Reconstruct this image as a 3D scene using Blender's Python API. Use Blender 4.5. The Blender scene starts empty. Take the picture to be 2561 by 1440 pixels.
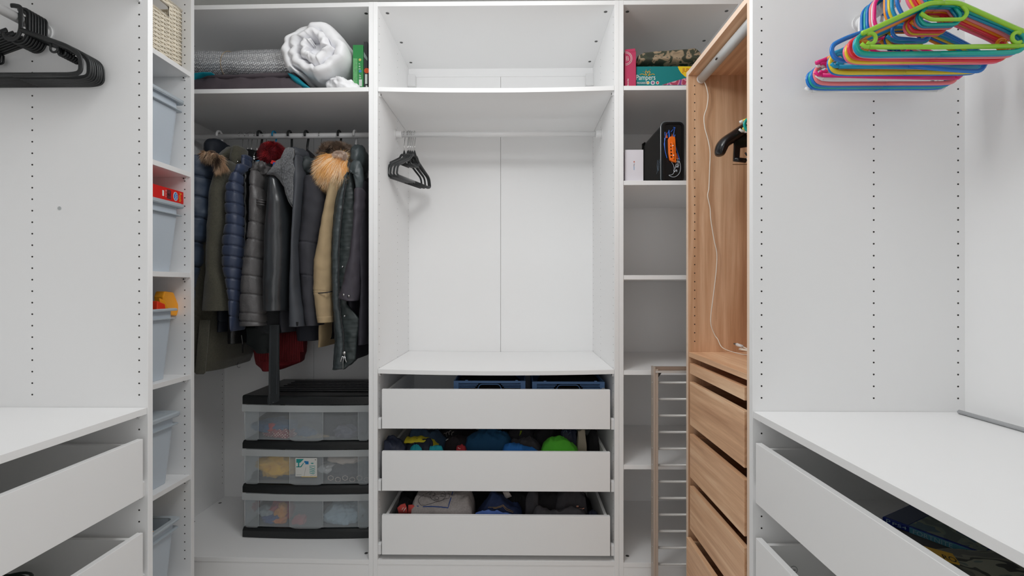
import bpy, math, random
from mathutils import Vector, Matrix, noise
random.seed(7)
S = bpy.context.scene
C = S.collection
PI = math.pi
# ---------------------------------------------------------------- camera, light, exposure
F, T, CZ, CY = 1200.0, 0.01155, 1.196, 718.5
cam = bpy.data.objects.new('camera', bpy.data.cameras.new('camera')); C.objects.link(cam)
cam.location = (0, 0, CZ); cam.rotation_euler = (PI/2, 0, T)
cam.data.sensor_width = 36; cam.data.lens = 36*F/2561; cam.data.shift_y = -1.5/2561
cam.data.clip_start = 0.02
S.camera = cam
S.view_settings.view_transform = 'Standard'; S.view_settings.look = 'None'
S.view_settings.gamma = 1; S.view_settings.use_curve_mapping = False
S.view_settings.exposure = 0.0
S.cycles.max_bounces = 20; S.cycles.diffuse_bounces = 14; S.cycles.transparent_max_bounces = 16
W = bpy.data.worlds.new('world'); S.world = W; W.use_nodes = True
W.node_tree.nodes['Background'].inputs[0].default_value = (0.97, 0.985, 1.0, 1)
W.node_tree.nodes['Background'].inputs[1].default_value = 0.7
def area(name, loc, rot, sx, sy, power, col=(1, 1, 1), spread=180):
    l = bpy.data.lights.new(name, 'AREA'); l.shape = 'RECTANGLE'; l.size = sx; l.size_y = sy
    l.energy = power; l.color = col; l.spread = math.radians(spread)
    o = bpy.data.objects.new(name, l); C.objects.link(o); o.location = loc; o.rotation_euler = rot
    return o
def point_light(name, loc, r, power, col):
    l = bpy.data.lights.new(name, 'POINT'); l.shadow_soft_size = r; l.energy = power; l.color = col
    o = bpy.data.objects.new(name, l); C.objects.link(o); o.location = loc
point_light('centre_fill_light', (-0.15, 1.2, 2.2), 0.13, 13.5, (0.975, 0.99, 1.0))  # added to brighten the shelves and wardrobe backs; no such fixture known
area('ceiling_light', (-0.15, 0.95, 2.57), (0, 0, 0), 0.9, 0.9, 7.5, (0.975, 0.99, 1.0))
area('rear_fill_light', (-0.2, -0.75, 1.2), (PI/2, 0, 0), 1.2, 2.0, 4, (0.97, 0.985, 1.0))  # added soft fill from behind the camera, no known source there

# ---------------------------------------------------------------- helpers
ct, st = math.cos(T), math.sin(T)
def P(px, py, Y):
    u = (px-1280.5)/F; v = (CY-py)/F; k = Y/(ct+u*st)
    return Vector((k*(u*ct-st), Y, CZ+k*v))
def lin(c): c = c/255; return c/12.92 if c <= .04045 else ((c+.055)/1.055)**2.4
def rgb(c): return (lin(c[0]), lin(c[1]), lin(c[2]), 1)
MATS = {}
def mat(name, col, rough=.5, metal=0, var=0, vscale=8, bump=0, bscale=60, stretch=(1, 1, 1), spec=.5, coat=0, sheen=0, trans=0, alpha=1):
    if name in MATS: return MATS[name]
    m = bpy.data.materials.new(name); m.use_nodes = True; n = m.node_tree.nodes; L = m.node_tree.links
    b = n['Principled BSDF']; b.inputs['Base Color'].default_value = rgb(col)
    b.inputs['Roughness'].default_value = rough; b.inputs['Metallic'].default_value = metal
    b.inputs['Specular IOR Level'].default_value = spec
    b.inputs['Coat Weight'].default_value = coat; b.inputs['Sheen Weight'].default_value = sheen
    b.inputs['Transmission Weight'].default_value = trans; b.inputs['Alpha'].default_value = alpha
    if var or bump:
        tc = n.new('ShaderNodeTexCoord'); mp = n.new('ShaderNodeMapping'); mp.inputs['Scale'].default_value = stretch
        L.new(tc.outputs['Object'], mp.inputs[0])
    if var:
        t = n.new('ShaderNodeTexNoise'); t.inputs['Scale'].default_value = vscale; t.inputs['Detail'].default_value = 4
        r = n.new('ShaderNodeValToRGB'); a = [max(0, x*(1-var)) for x in rgb(col)[:3]]; z = [min(1, x*(1+var)) for x in rgb(col)[:3]]
        r.color_ramp.elements[0].position = .3; r.color_ramp.elements[1].position = .7
        r.color_ramp.elements[0].color = (*a, 1); r.color_ramp.elements[1].color = (*z, 1)
        L.new(mp.outputs[0], t.inputs[0]); L.new(t.outputs[0], r.inputs[0]); L.new(r.outputs[0], b.inputs['Base Color'])
    if bump:
        t = n.new('ShaderNodeTexNoise'); t.inputs['Scale'].default_value = bscale; t.inputs['Detail'].default_value = 5
        bp = n.new('ShaderNodeBump'); bp.inputs['Strength'].default_value = bump; bp.inputs['Distance'].default_value = .004
        L.new(mp.outputs[0], t.inputs[0]); L.new(t.outputs[0], bp.inputs['Height']); L.new(bp.outputs[0], b.inputs['Normal'])
    MATS[name] = m; return m
def wood(name, stretch, g=1.0):
    m = mat(name, (180, 140, 110), .42); n = m.node_tree.nodes; L = m.node_tree.links; b = n['Principled BSDF']
    tc = n.new('ShaderNodeTexCoord'); mp = n.new('ShaderNodeMapping'); mp.inputs['Scale'].default_value = stretch
    L.new(tc.outputs['Object'], mp.inputs[0])
    t = n.new('ShaderNodeTexNoise'); t.inputs['Scale'].default_value = 1; t.inputs['Detail'].default_value = 6; t.inputs['Roughness'].default_value = .62; t.inputs['Distortion'].default_value = .3
    t2 = n.new('ShaderNodeTexNoise'); t2.inputs['Scale'].default_value = .22; t2.inputs['Detail'].default_value = 2
    L.new(mp.outputs[0], t.inputs[0]); L.new(mp.outputs[0], t2.inputs[0])
    mx = n.new('ShaderNodeMath'); mx.operation = 'MULTIPLY_ADD'; mx.inputs[1].default_value = .55
    sc = n.new('ShaderNodeMath'); sc.operation = 'MULTIPLY'; sc.inputs[1].default_value = .45
    L.new(t2.outputs[0], sc.inputs[0]); L.new(t.outputs[0], mx.inputs[0]); L.new(sc.outputs[0], mx.inputs[2])
    r = n.new('ShaderNodeValToRGB'); e = r.color_ramp.elements
    e[0].position = .33; e[0].color = rgb((min(255, 176*g), min(255, 132*g), 100*g)); e[1].position = .66; e[1].color = rgb((min(255, 236*g), min(255, 200*g), 166*g))
    k = e.new(.5); k.color = rgb((min(255, 208*g), min(255, 166*g), 130*g))
    L.new(mx.outputs[0], r.inputs[0]); L.new(r.outputs[0], b.inputs['Base Color'])
    bp = n.new('ShaderNodeBump'); bp.inputs['Strength'].default_value = .15; bp.inputs['Distance'].default_value = .001
    L.new(t.outputs[0], bp.inputs['Height']); L.new(bp.outputs[0], b.inputs['Normal'])
    return m
WHITE = mat('white_melamine', (240, 240, 240), .42, bump=.02, bscale=400)
WHITE_IN = mat('white_foil', (238, 238, 237), .5, bump=.04, bscale=300)
WOODV = wood('pale_oak_vertical', (45, 45, 2.2)); WOODH = wood('pale_oak_horizontal', (2.2, 45, 45), 1.1)
WOODY = wood('pale_oak_depth', (45, 2.2, 45))
DARK = mat('drill_hole', (40, 36, 32), .8)
HOLEG = mat('drill_hole_shallow', (120, 118, 114), .8)
WPL = mat('white_plastic', (226, 226, 226), .35)
CHROME = mat('chrome', (200, 200, 200), .18, 1)
GREYM = mat('grey_metal', (120, 120, 120), .35, .8)
BLACKP = mat('black_plastic', (28, 30, 31), .38, bump=.06, bscale=200)
WALLM = mat('painted_plaster', (228, 228, 226), .8, bump=.05, bscale=120)
def flat(name, col, rough=.5, **k): return mat(name, col, rough, **k)

class M:
    def __init__(s): s.v = []; s.f = []; s.m = []
    def add(s, vs, fs, mi=0):
        o = len(s.v); s.v += [Vector(p) for p in vs]; s.f += [tuple(i+o for i in f) for f in fs]; s.m += [mi]*len(fs); return s
    def box(s, a, b, mi=0):
        x0, y0, z0 = a; x1, y1, z1 = b
        return s.add([(x0,y0,z0),(x1,y0,z0),(x1,y1,z0),(x0,y1,z0),(x0,y0,z1),(x1,y0,z1),(x1,y1,z1),(x0,y1,z1)],
                     [(0,3,2,1),(4,5,6,7),(0,1,5,4),(1,2,6,5),(2,3,7,6),(3,0,4,7)], mi)
    def obox(s, c, U, V, N, mi=0):          # oriented box: corner, three edge vectors
        c, U, V, N = map(Vector, (c, U, V, N))
        p = [c, c+U, c+U+V, c+V]; q = [x+N for x in p]
        return s.add(p+q, [(0,3,2,1),(4,5,6,7),(0,1,5,4),(1,2,6,5),(2,3,7,6),(3,0,4,7)], mi)
    def loft(s, rings, mi=0, cap=True, closed=True):
        n = len(rings[0]); o = []; fs = []
        for r in rings: o += r
        for i in range(len(rings)-1):
            for j in range(n if closed else n-1):
                k = (j+1) % n; fs.append((i*n+j, i*n+k, (i+1)*n+k, (i+1)*n+j))
        if cap and closed:
            fs.append(tuple(reversed(range(n)))); fs.append(tuple((len(rings)-1)*n+j for j in range(n)))
        return s.add(o, fs, mi)
    def tube(s, pts, r, seg=8, mi=0, closed=False, flatten=1.0, up=None, rr=None):
        pts = [Vector(p) for p in pts]; n = len(pts); rings = []
        ref = Vector(up) if up else None; prev = None
        for i, p in enumerate(pts):
            a = pts[(i-1) % n] if (closed or i > 0) else p; b = pts[(i+1) % n] if (closed or i < n-1) else p
            d = (b-a).normalized()
            if ref: A = ref
            elif prev is None: A = Vector((0,0,1)) if abs(d.z) < .9 else Vector((1,0,0))
            else: A = prev
            sd = d.cross(A)
            if sd.length < 1e-5: sd = d.cross(Vector((1, .3, 0)))
            sd.normalize(); A2 = sd.cross(d).normalized(); prev = A2
            q = rr[i] if rr else 1
            rings.append([p+sd*math.cos(2*PI*k/seg)*r*q+A2*math.sin(2*PI*k/seg)*r*q*flatten for k in range(seg)])
        if closed: rings.append(rings[0]); return s.loft(rings, mi, cap=False)
        return s.loft(rings, mi)
    def cyl(s, a, b, r, seg=16, mi=0): return s.tube([a, b], r, seg, mi)
    def poly(s, pts, N, mi=0):               # extrude a planar polygon by vector N
        pts = [Vector(p) for p in pts]; N = Vector(N)
        return s.loft([pts, [p+N for p in pts]], mi)
class Thing:
    def __init__(s, name, label, cat, loc=(0,0,0), rz=0, group=None, kind=None):
        o = bpy.data.objects.new(name, None); C.objects.link(o); o.empty_display_size = .05
        o.location = loc; o.rotation_euler = (0, 0, rz)
        if label: o['label'] = label
        if cat: o['category'] = cat
        if group: o['group'] = group
        if kind: o['kind'] = kind
        s.o = o; s.mx = Matrix.Translation(loc) @ Matrix.Rotation(rz, 4, 'Z'); s.inv = s.mx.inverted()
    def part(s, name, m, mats, parent=None, local=False, smooth=False, bevel=0, kind=None, label=None, sub=0):
        vs = m.v if local else [s.inv @ p for p in m.v]
        o = link(name, vs, m.f, m.m, mats, smooth, bevel, sub)
        o.parent = parent or s.o
        if kind: o['kind'] = kind
        if label: o['label'] = label
        return o
def link(name, vs, fs, ms, mats, smooth=False, bevel=0, sub=0):
    me = bpy.data.meshes.new(name); me.from_pydata([tuple(v) for v in vs], [], fs)
    if not isinstance(mats, (list, tuple)): mats = [mats]
    for x in mats: me.materials.append(x)
    me.polygons.foreach_set('material_index', ms)
    me.validate(); me.update()
    import bmesh
    bm = bmesh.new(); bm.from_mesh(me); bmesh.ops.recalc_face_normals(bm, faces=bm.faces); bm.to_mesh(me); bm.free()
    if smooth: me.polygons.foreach_set('use_smooth', [True]*len(me.polygons))
    o = bpy.data.objects.new(name, me); C.objects.link(o)
    if bevel:
        b = o.modifiers.new('bevel', 'BEVEL'); b.width = bevel; b.segments = 2; b.limit_method = 'ANGLE'; b.angle_limit = .6
    if sub:
        b = o.modifiers.new('sub', 'SUBSURF'); b.levels = sub; b.render_levels = sub
    if smooth == 'auto':
        me.polygons.foreach_set('use_smooth', [True]*len(me.polygons))
    return o
def solo(name, m, mats, label, cat, group=None, kind=None, smooth=False, bevel=0, base=None, **k):
    base = Vector(base) if base else Vector((sum(p.x for p in m.v)/len(m.v), sum(p.y for p in m.v)/len(m.v), min(p.z for p in m.v)))
    o = link(name, [p-base for p in m.v], m.f, m.m, mats, smooth, bevel); o.location = base
    if label: o['label'] = label
    if cat: o['category'] = cat
    if group: o['group'] = group
    if kind: o['kind'] = kind
    return o
def struct(name, m, mats): return solo(name, m, mats, None, None, kind='structure', base=(0,0,0))
def text_mesh(m, s, c, U, V, N, mi=0, shear=0):     # lettering fitted into the rectangle c + U + V, raised by N
    cu = bpy.data.curves.new('t', 'FONT'); cu.body = s; cu.resolution_u = 3; cu.shear = shear
    o = bpy.data.objects.new('t', cu); C.objects.link(o)
    dg = bpy.context.evaluated_depsgraph_get(); me = bpy.data.meshes.new_from_object(o.evaluated_get(dg))
    xs = [v.co.x for v in me.vertices]; ys = [v.co.y for v in me.vertices]
    x0, x1, y0, y1 = min(xs), max(xs), min(ys), max(ys); c, U, V, N = map(Vector, (c, U, V, N))
    vs = [c+U*((v.co.x-x0)/(x1-x0))+V*((v.co.y-y0)/(y1-y0))+N for v in me.vertices]
    m.add(vs, [tuple(p.vertices) for p in me.polygons], mi)
    bpy.data.objects.remove(o); bpy.data.curves.remove(cu); bpy.data.meshes.remove(me)
    return m
def interp(rows, y):
    if y <= rows[0][0]: return rows[0][1:]
    for a, b in zip(rows, rows[1:]):
        if y <= b[0]:
            t = (y-a[0])/(b[0]-a[0]); return tuple(p+(q-p)*t for p, q in zip(a[1:], b[1:]))
    return rows[-1][1:]
def nz(p, s, seed=0): return noise.noise(Vector((p[0]*s+seed*7.3, p[1]*s+seed*3.1, p[2]*s-seed*5.7)))

# ---------------------------------------------------------------- the room
XL, XR, YB, YF, HC = -1.64, 1.25, 2.575, -0.45, 2.6
struct('floor', M().box((XL-.1, -1.6, -.05), (XR+.1, YB+.1, 0)), mat('grey_laminate_floor', (206, 203, 199), .5, var=.05, vscale=6, stretch=(2, 20, 2)))
struct('ceiling', M().box((XL-.1, YF-.1, HC), (XR+.1, YB+.1, HC+.05)), WALLM)
struct('wall_back', M().box((XL-.1, YB, 0), (XR+.1, YB+.1, HC)), WALLM)
struct('wall_left', M().box((XL-.1, YF, 0), (XL, YB, HC)), WALLM)
struct('wall_right', M().box((XR, YF, 0), (XR+.1, YB, HC)), WALLM)
struct('wall_front', M().box((XL-.1, YF-.1, 0), (-.75, YF, HC)).box((.35, YF-.1, 0), (XR+.1, YF, HC)).box((-.75, YF-.1, 2.15), (.35, YF, HC)), WALLM)
struct('trim_1', M().box((-.79, YF, 0), (-.75, YF+.02, 2.19)).box((.35, YF, 0), (.39, YF+.02, 2.19)).box((-.75, YF, 2.15), (.35, YF+.02, 2.19)), mat('oak_trim', (170, 130, 95), .5))

# ---------------------------------------------------------------- wardrobe units
TH = .018
def holes(cols, x, z0, z1, skip=(), r=.0024, phase=.8655, sgn=1):
    m = M(); k = math.ceil((z0-phase)/.032)
    while phase+k*.032 <= z1:
        z = phase+k*.032; k += 1
        if any(a < z < b for a, b in skip): continue
        for y in cols:
            ring = [(x, y+r*math.cos(2*PI*j/8), z+r*math.sin(2*PI*j/8)) for j in range(8)]
            m.poly(ring, (sgn*.0004, 0, 0))
    return m
def unit(label, loc, rz, Wd, D=.58, H=2.36, shelves=(), mats=(WHITE, WHITE, WHITE), rail=None, sag=0, boards=(), hole=DARK, cols=None,
         hskip=((), ()), split=True, bottom=.084, caps=True, pegs=True, hr=.0024, name='wardrobe', topin=0):
    t = Thing(name, label, 'wardrobe', (loc[0], loc[1], 0), rz)
    vm, hm, ym = mats; cols = cols or (.0245, .325, D-.03)
    for sx in (0, 1):
        x = 0 if sx == 0 else Wd-TH
        sp = t.part('side_panel', M().box((x, 0, 0), (x+TH, D, H)), vm, local=True, bevel=.0008)
        xi = TH if sx == 0 else Wd-TH; sg = 1 if sx == 0 else -1
        t.part('shelf_pin_holes', holes(cols, xi, .14, H-.05, hskip[sx], hr, sgn=sg), hole, parent=sp, local=True, kind='stuff')
    tp = t.part('top_panel', M().box((TH, .001, H-TH), (Wd-TH, D-.01, H)), hm, local=True, bevel=.0008)
    bp = t.part('bottom_panel', M().box((TH, .001, bottom-TH), (Wd-TH, D-.01, bottom)), hm, local=True, bevel=.0008)
    t.part('plinth', M().box((TH, .003, 0), (Wd-TH, .019, bottom-TH)), hm, local=True)
    if split:
        g = .0008
        t.part('back_panel', M().box((TH, D-.012, bottom), (Wd/2-g, D-.008, H-TH)), vm, local=True)
        t.part('back_panel', M().box((Wd/2+g, D-.012, bottom), (Wd-TH, D-.008, H-TH)), vm, local=True)
    else: t.part('back_panel', M().box((TH, D-.012, bottom), (Wd-TH, D-.008, H-TH)), vm, local=True)
    if caps:
        for z, sg in ((H-TH, -1), (bottom, 1)):
            for x in (.045, Wd-.045):
                for y in (.05, D*.5, D-.09):
                    m = M().cyl((x, y, z), (x, y, z+sg*.0008), .0075, 14, 0)
                    m.box((x-.004, y-.0008, z+sg*.0005 if sg > 0 else z-.0013), (x+.004, y+.0008, z+.0013 if sg > 0 else z-.0005), 1)
                    t.part('cam_lock', m, [GREYM, DARK], local=True)
    for z in shelves:
        n = 16; rings = []
        for i in range(n+1):
            x = TH+.001+(Wd-2*TH-.002)*i/n; q = 1-(2*i/n-1)**2; dz = -sag*q
            rings.append([Vector((x, .002, z-TH+dz)), Vector((x, D-.014, z-TH+dz*.6)), Vector((x, D-.014, z+dz*.6)), Vector((x, .002, z+dz))])
        sh = t.part('shelf', M().loft(rings), hm, local=True, bevel=.0008)
        if pegs:
            for x, d in ((TH, 1), (Wd-TH, -1)):
                for y in (cols[0], cols[-1]):
                    m = M().poly([(x, y-.012, z-TH), (x, y+.012, z-TH), (x, y+.004, z-TH-.013), (x, y-.004, z-TH-.013)], (d*.006, 0, 0))
                    m.cyl((x+d*.006, y, z-TH-.006), (x+d*.008, y, z-TH-.006), .0025, 8, 1)
                    t.part('shelf_peg', m, [WPL, DARK], parent=sh, local=True)
    if rail:
        r = t.part('hanging_rail', M().cyl((TH+.004, D/2, rail), (Wd-TH-.004, D/2, rail), .0127, 24), WPL, local=True, smooth='auto')
        for x, d in ((TH, 1), (Wd-TH, -1)):
            m = M().cyl((x, D/2, rail), (x+d*.004, D/2, rail), .024, 24); m.cyl((x+d*.004, D/2, rail), (x+d*.03, D/2, rail), .017, 24)
            t.part('rail_holder', m, WPL, parent=r, local=True)
    return t
def drawer(t, Wd, ztop, h=.16, D=.58, mats=(WHITE, WHITE_IN), side=.0175, out=0, runner=True, cover=None):
    fm, im = mats; x0 = TH+side; x1 = Wd-TH-side; zb = ztop-h; y0 = -out
    hs = h-.012
    m = M()
    m.box((x0+.006, y0+.016, zb+.012), (x0+.018, y0+.54, zb+hs)).box((x1-.018, y0+.016, zb+.012), (x1-.006, y0+.54, zb+hs))
    m.box((x0+.018, y0+.528, zb+.012), (x1-.018, y0+.54, zb+hs)).box((x0+.018, y0+.016, zb+.012), (x1-.018, y0+.528, zb+.018))
    d = t.part('drawer', m, im, local=True)
    t.part('drawer_front', M().box((x0, y0, zb), (x1, y0+.016, ztop)), fm, parent=d, local=True, bevel=.001)
    if runner:
        for x, s in ((TH, 1), (Wd-TH, -1)):
            m = M().box((x+s*.0005 if s > 0 else x-.011, .02, zb-.004), (x+.011 if s > 0 else x-.0005, .52, zb+.006))
            t.part('drawer_runner', m, GREYM, local=True)
            pts = [(x, .008, zb-.004), (x, .04, zb-.004), (x, .04, zb+.036), (x, .02, zb+.042), (x, .008, zb+.036)]
            t.part('runner_cap', M().poly(pts, (s*.012, 0, 0)), WPL, local=True, bevel=.001)
    if cover:
        y = y0+.09; z = zb+.085; x = x0+.0185; ring = [(x, y+.01*math.cos(a*PI/8), z+.01*math.sin(a*PI/8)) for a in range(16)]
        t.part('screw_cover', M().tube(ring, .0006, 5, closed=True).box((x-.0005, y-.005, z-.0006), (x+.0012, y+.005, z+.0006)), GREYM, parent=d, local=True)
    return d
X0, YD = -.5888, 1.95
SK = .0
uc = unit('wide white wardrobe in the middle with an open rail above three drawers', (X0, YD), 0, 1.0, shelves=(2.014, .8625), rail=1.911, sag=.007, hole=HOLEG, hr=.0018)
for z in (.7805, .527, .267): drawer(uc, 1.0, z)
for x in (TH, 1-TH-.04):
    uc.part('suspension_bracket', M().box((x, .53, 2.24), (x+.04, .568, 2.30)), WPL, local=True, bevel=.002)
uc.part('suspension_strip', M().box((TH, .562, 2.30), (1-TH, .568, 2.342)), WHITE, local=True)
ROT = math.radians(1.1)
ul = unit('white wardrobe in the back left corner, full of hanging coats', (X0-math.cos(ROT)-.0005, YD+math.sin(ROT)), -ROT, 1.0, shelves=(2.014,), rail=1.909, hole=HOLEG)
ur = unit('narrow white wardrobe of open shelves partly behind the oak one', (X0+1.0005, YD), 0, .5, shelves=(2.014, 1.629, 1.2455, .859, .476), hole=HOLEG, split=False, hr=.0018, bottom=.08)
un = unit('white wardrobe at the left edge with a work surface over two drawers', (-1.0265, .339), PI/2, 1.0, shelves=(2.02, .8625), rail=1.905,
          hskip=((), ((.64, .79), (.82, .87))))
for z in (.781, .5244, .267): drawer(un, 1.0, z)
sc = M().cyl((.98, .248, 1.4155), (.9815, .248, 1.4155), .0055, 12)
un.part('screw_cap', M().cyl((1-TH, .248, 1.416), (1-TH-.0012, .248, 1.416), .0052, 14), mat('pale_grey_cap', (180, 184, 184), .4), local=True)
us = unit('slim shallow white shelf tower holding grey bins and a wicker basket', (-1.2446, 1.3395), PI/2, .494, D=.35, shelves=(2.016, 1.634, 1.2515, .864, .4835),
          cols=(.0245, .32), split=False, bottom=.084)
ug = unit('white wardrobe at the right edge with a broad work surface over drawers', (.635, 1.3226), -PI/2, 1.0, shelves=(.861,), rail=1.905, hskip=(((.835, .87),), ()))
ug.o['label'] = 'white wardrobe at the right edge with a broad work surface over drawers'
for z in (.7816, .529, .267): drawer(ug, 1.0, z, cover=True)
uo = unit('pale oak wardrobe on the right with five closed wooden drawers', (.641, 1.8286), -PI/2, .5, H=2.01, shelves=(.954,), rail=1.905, mats=(WOODV, WOODH, WOODY), hskip=(((.1, .98),), ((.1, .98),)), pegs=False)
EDGE = mat('pale_oak_lit_edge', (238, 212, 190), .45, var=.05, vscale=3)  # paler oak tone paints in the light caught on the front edges
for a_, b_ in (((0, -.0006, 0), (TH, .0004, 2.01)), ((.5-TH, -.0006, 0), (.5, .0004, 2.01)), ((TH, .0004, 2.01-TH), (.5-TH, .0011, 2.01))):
    uo.part('lit_edge', M().box(a_, b_), EDGE, local=True)
WD = (WOODH, WOODY)
for z, h in ((.914, .038), (.8455, .16), (.652, .16), (.459, .16), (.268, .16)): drawer(uo, .5, z, h, mats=WD, runner=False, out=.012 if z < .3 else 0)
# striplight under the oak wardrobe's top with its cord
t = Thing('strip_light', 'white tube light under the top of the oak wardrobe', 'lamp', (.687, 1.56, 1.958))
t.part('tube', M().cyl((.687, 1.355, 1.975), (.687, 1.795, 1.975), .0165, 24), mat('frosted_tube', (205, 208, 208), .35), smooth='auto')
t.part('end_cap', M().cyl((.687, 1.795, 1.975), (.687, 1.803, 1.975), .0168, 24), WPL)
m = M()
for k in (0, .006): m.box((.668, 1.62+k, 1.963), (.6715, 1.6225+k, 1.968))
t.part('switch', m, DARK)
cz = [(1758, 197, 1.795), (1766, 215, 1.795), (1771, 240, 1.797), (1768, 268, 1.797), (1761, 292, 1.797), (1763, 320, 1.797), (1771, 350, 1.797), (1776, 380, 1.797), (1775, 420, 1.797), (1773, 470, 1.797),
      (1770, 490, 1.795), (1776, 520, 1.797), (1778, 550, 1.797), (1786, 600, 1.797), (1793, 635, 1.797), (1791, 680, 1.797), (1784, 740, 1.797), (1778, 790, 1.797), (1779, 815, 1.797), (1788, 838, 1.797), (1795, 848, 1.79), (1808, 870, 1.77)]
pts = [P(*c) for c in cz]
def smooth_path(p, n=6):
    o = []
    for i in range(len(p)-1):
        a, b, c, d = p[max(i-1, 0)], p[i], p[i+1], p[min(i+2, len(p)-1)]
        for k in range(n):
            t_ = k/n; o.append(.5*((2*b)+(-a+c)*t_+(2*a-5*b+4*c-d)*t_*t_+(-a+3*b-3*c+d)*t_**3))
    return o+[p[-1]]
a = pts[-1]; zt = .9565
pts += [Vector((.80, 1.75, zt)), Vector((.83, 1.70, zt)), Vector((.88, 1.66, zt)), Vector((.95, 1.62, zt))]
CORD = mat('cream_cord', (235, 228, 215), .5)
t.part('cord', M().tube(smooth_path(pts), .0019, 6), CORD, smooth='auto')
# charger plug on the oak shelf
t = Thing('charging_cable', 'white cable ends with a small plug lying on the oak shelf', 'cable', (.86, 1.7, .955))
t.part('plug', M().tube([P(1842, 861, 1.74), P(1850, 864, 1.73), P(1858, 867, 1.72)], .006, 10).tube([P(1836, 859, 1.75), P(1842, 861, 1.74)], .003, 8, 1), [WPL, GREYM], smooth='auto')
t.part('wire', M().tube([P(1858, 867, 1.72), P(1868, 872, 1.70), P(1880, 880, 1.68)], .0025, 6).tube([P(1850, 873, 1.72), P(1858, 874, 1.7), P(1876, 878, 1.67)], .0042, 8), CORD, smooth='auto')
# pull-out frame standing on end in the gap
BEI = mat('beige_lacquered_metal', (186, 172, 160), .4, .2); BEI2 = mat('pale_metal_rod', (205, 203, 200), .35, .3)
t = Thing('trouser_rack', 'beige metal trouser rack stood on end behind the oak wardrobe', 'rack', (.78, 1.89, 0))
zt = P(1640, 918, 1.87).z; xa = P(1634.5, 1000, 1.87).x; xb = xa+.5
for x in (xa, xb-.02):
    m = M().box((x, 1.87, 0), (x+.008, 1.905, zt)).box((x+.008, 1.872, 0), (x+.019, 1.876, zt-.008))
    t.part('stile', m, BEI, bevel=.0008)
m = M().box((xa+.008, 1.88, zt-.018), (xb-.02, 1.90, zt-.001)); t.part('rail', m, mat('brown_grey_metal', (150, 130, 115), .5))
t.part('rail', M().box((xa+.008, 1.87, zt-.022), (xb-.02, 1.877, zt-.014)), BEI2)
t.part('corner_brace', M().poly([(xa+.019, 1.872, zt-.022), (xa+.032, 1.872, zt-.022), (xa+.019, 1.872, zt-.04)], (0, .004, 0)), BLACKP)
for i in range(13):
    z = P(1680, 956.5+41.25*i, 1.885).z
    if z < .02: break
    t.part('bar', M().cyl((xa+.018, 1.885, z), (xb-.018, 1.885, z), .0048, 10), BEI2, smooth='auto')
m = M()
for i in range(14):
    z = P(1680, 958+41.4*i, 1.87).z
    if z > .02: m.cyl((xa-.0006, 1.887, z), (xa, 1.887, z), .0022, 8)
t.part('rivets', m, WPL, kind='stuff')
# rod on the right work surface
yy = 1.285
m = M().tube([(1.17, yy, .8665), (1.178, .36, .8665)], .0055, 10)
solo('clear_rod', m, mat('clear_grey_plastic', (190, 192, 194), .15, .3), 'grey plastic rod lying along the back of the right work surface', 'rod', smooth='auto')

# ---------------------------------------------------------------- hangers
ORD = ['nearest', 'second', 'third', 'fourth', 'fifth', 'sixth', 'seventh', 'eighth', 'ninth', 'tenth', 'eleventh', 'twelfth', 'thirteenth', 'fourteenth', 'fifteenth', 'sixteenth', 'seventeenth', 'eighteenth', 'nineteenth', 'farthest']
def arc(cx, cz, r, a0, a1, n=10): return [(cx+r*math.cos(math.radians(a0+(a1-a0)*i/n)), cz+r*math.sin(math.radians(a0+(a1-a0)*i/n))) for i in range(n+1)]
def rounded(pts, r, n=5):      # rounded polyline from (x,z) corners
    out = [pts[0]]
    for a, b, c in zip(pts, pts[1:], pts[2:]):
        A, B, Cc = Vector(a), Vector(b), Vector(c); d1 = (A-B); d2 = (Cc-B); q = min(r, d1.length*.48, d2.length*.48)
        p0 = B+d1.normalized()*q; p2 = B+d2.normalized()*q
        for i in range(n+1):
            k = i/n; p = (1-k)**2*p0+2*k*(1-k)*B+k*k*p2; out.append((p.x, p.y))
    out.append(pts[-1]); return out
def flat3(p2, loc, rz, y=0):
    c, s = math.cos(rz), math.sin(rz)
    return [Vector((loc[0]+x*c-y*s, loc[1]+x*s+y*c, loc[2]+z)) for x, z in p2]
# adult black plastic hangers, left
def make_big_hanger():
    o = bpy.data.objects.new('clothes_hanger', None); C.objects.link(o)
    def part(n, m, mt=BLACKP): p = link(n, m.v, m.f, m.m, mt, True); p.parent = o
    up = (0, 1, 0); fl = .5
    hook = rounded([(-.006, .0215), (.0, .0215), (.0195, .018), (.0195, -.045), (.006, -.067), (-.018, -.067), (-.03, -.045)], .018)
    part('hook', M().tube(flat3(hook, (0, 0, 0), 0), .0062, 10, up=up, flatten=fl))
    for s in (1, -1):
        arm = rounded([(.018, -.042), (.14, -.085), (.178, -.108), (.178, -.155), (.15, -.160), (0, -.160)], .028)
        part('arm', M().tube(flat3([(s*x, z) for x, z in arm], (0, 0, 0), 0), .0065, 10, up=up, flatten=fl))
        hk = rounded([(.098, -.078), (.098, -.098), (.108, -.102), (.116, -.098), (.117, -.09)], .008)
        part('strap_hook', M().tube(flat3([(s*x, z) for x, z in hk], (0, 0, 0), 0), .003, 8, up=up, flatten=.8))
    return o
proto = make_big_hanger()
def dup(o, parent=None):
    c = o.copy(); C.objects.link(c); c.parent = parent
    for ch in list(o.children): dup(ch, c)
    return c
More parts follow.
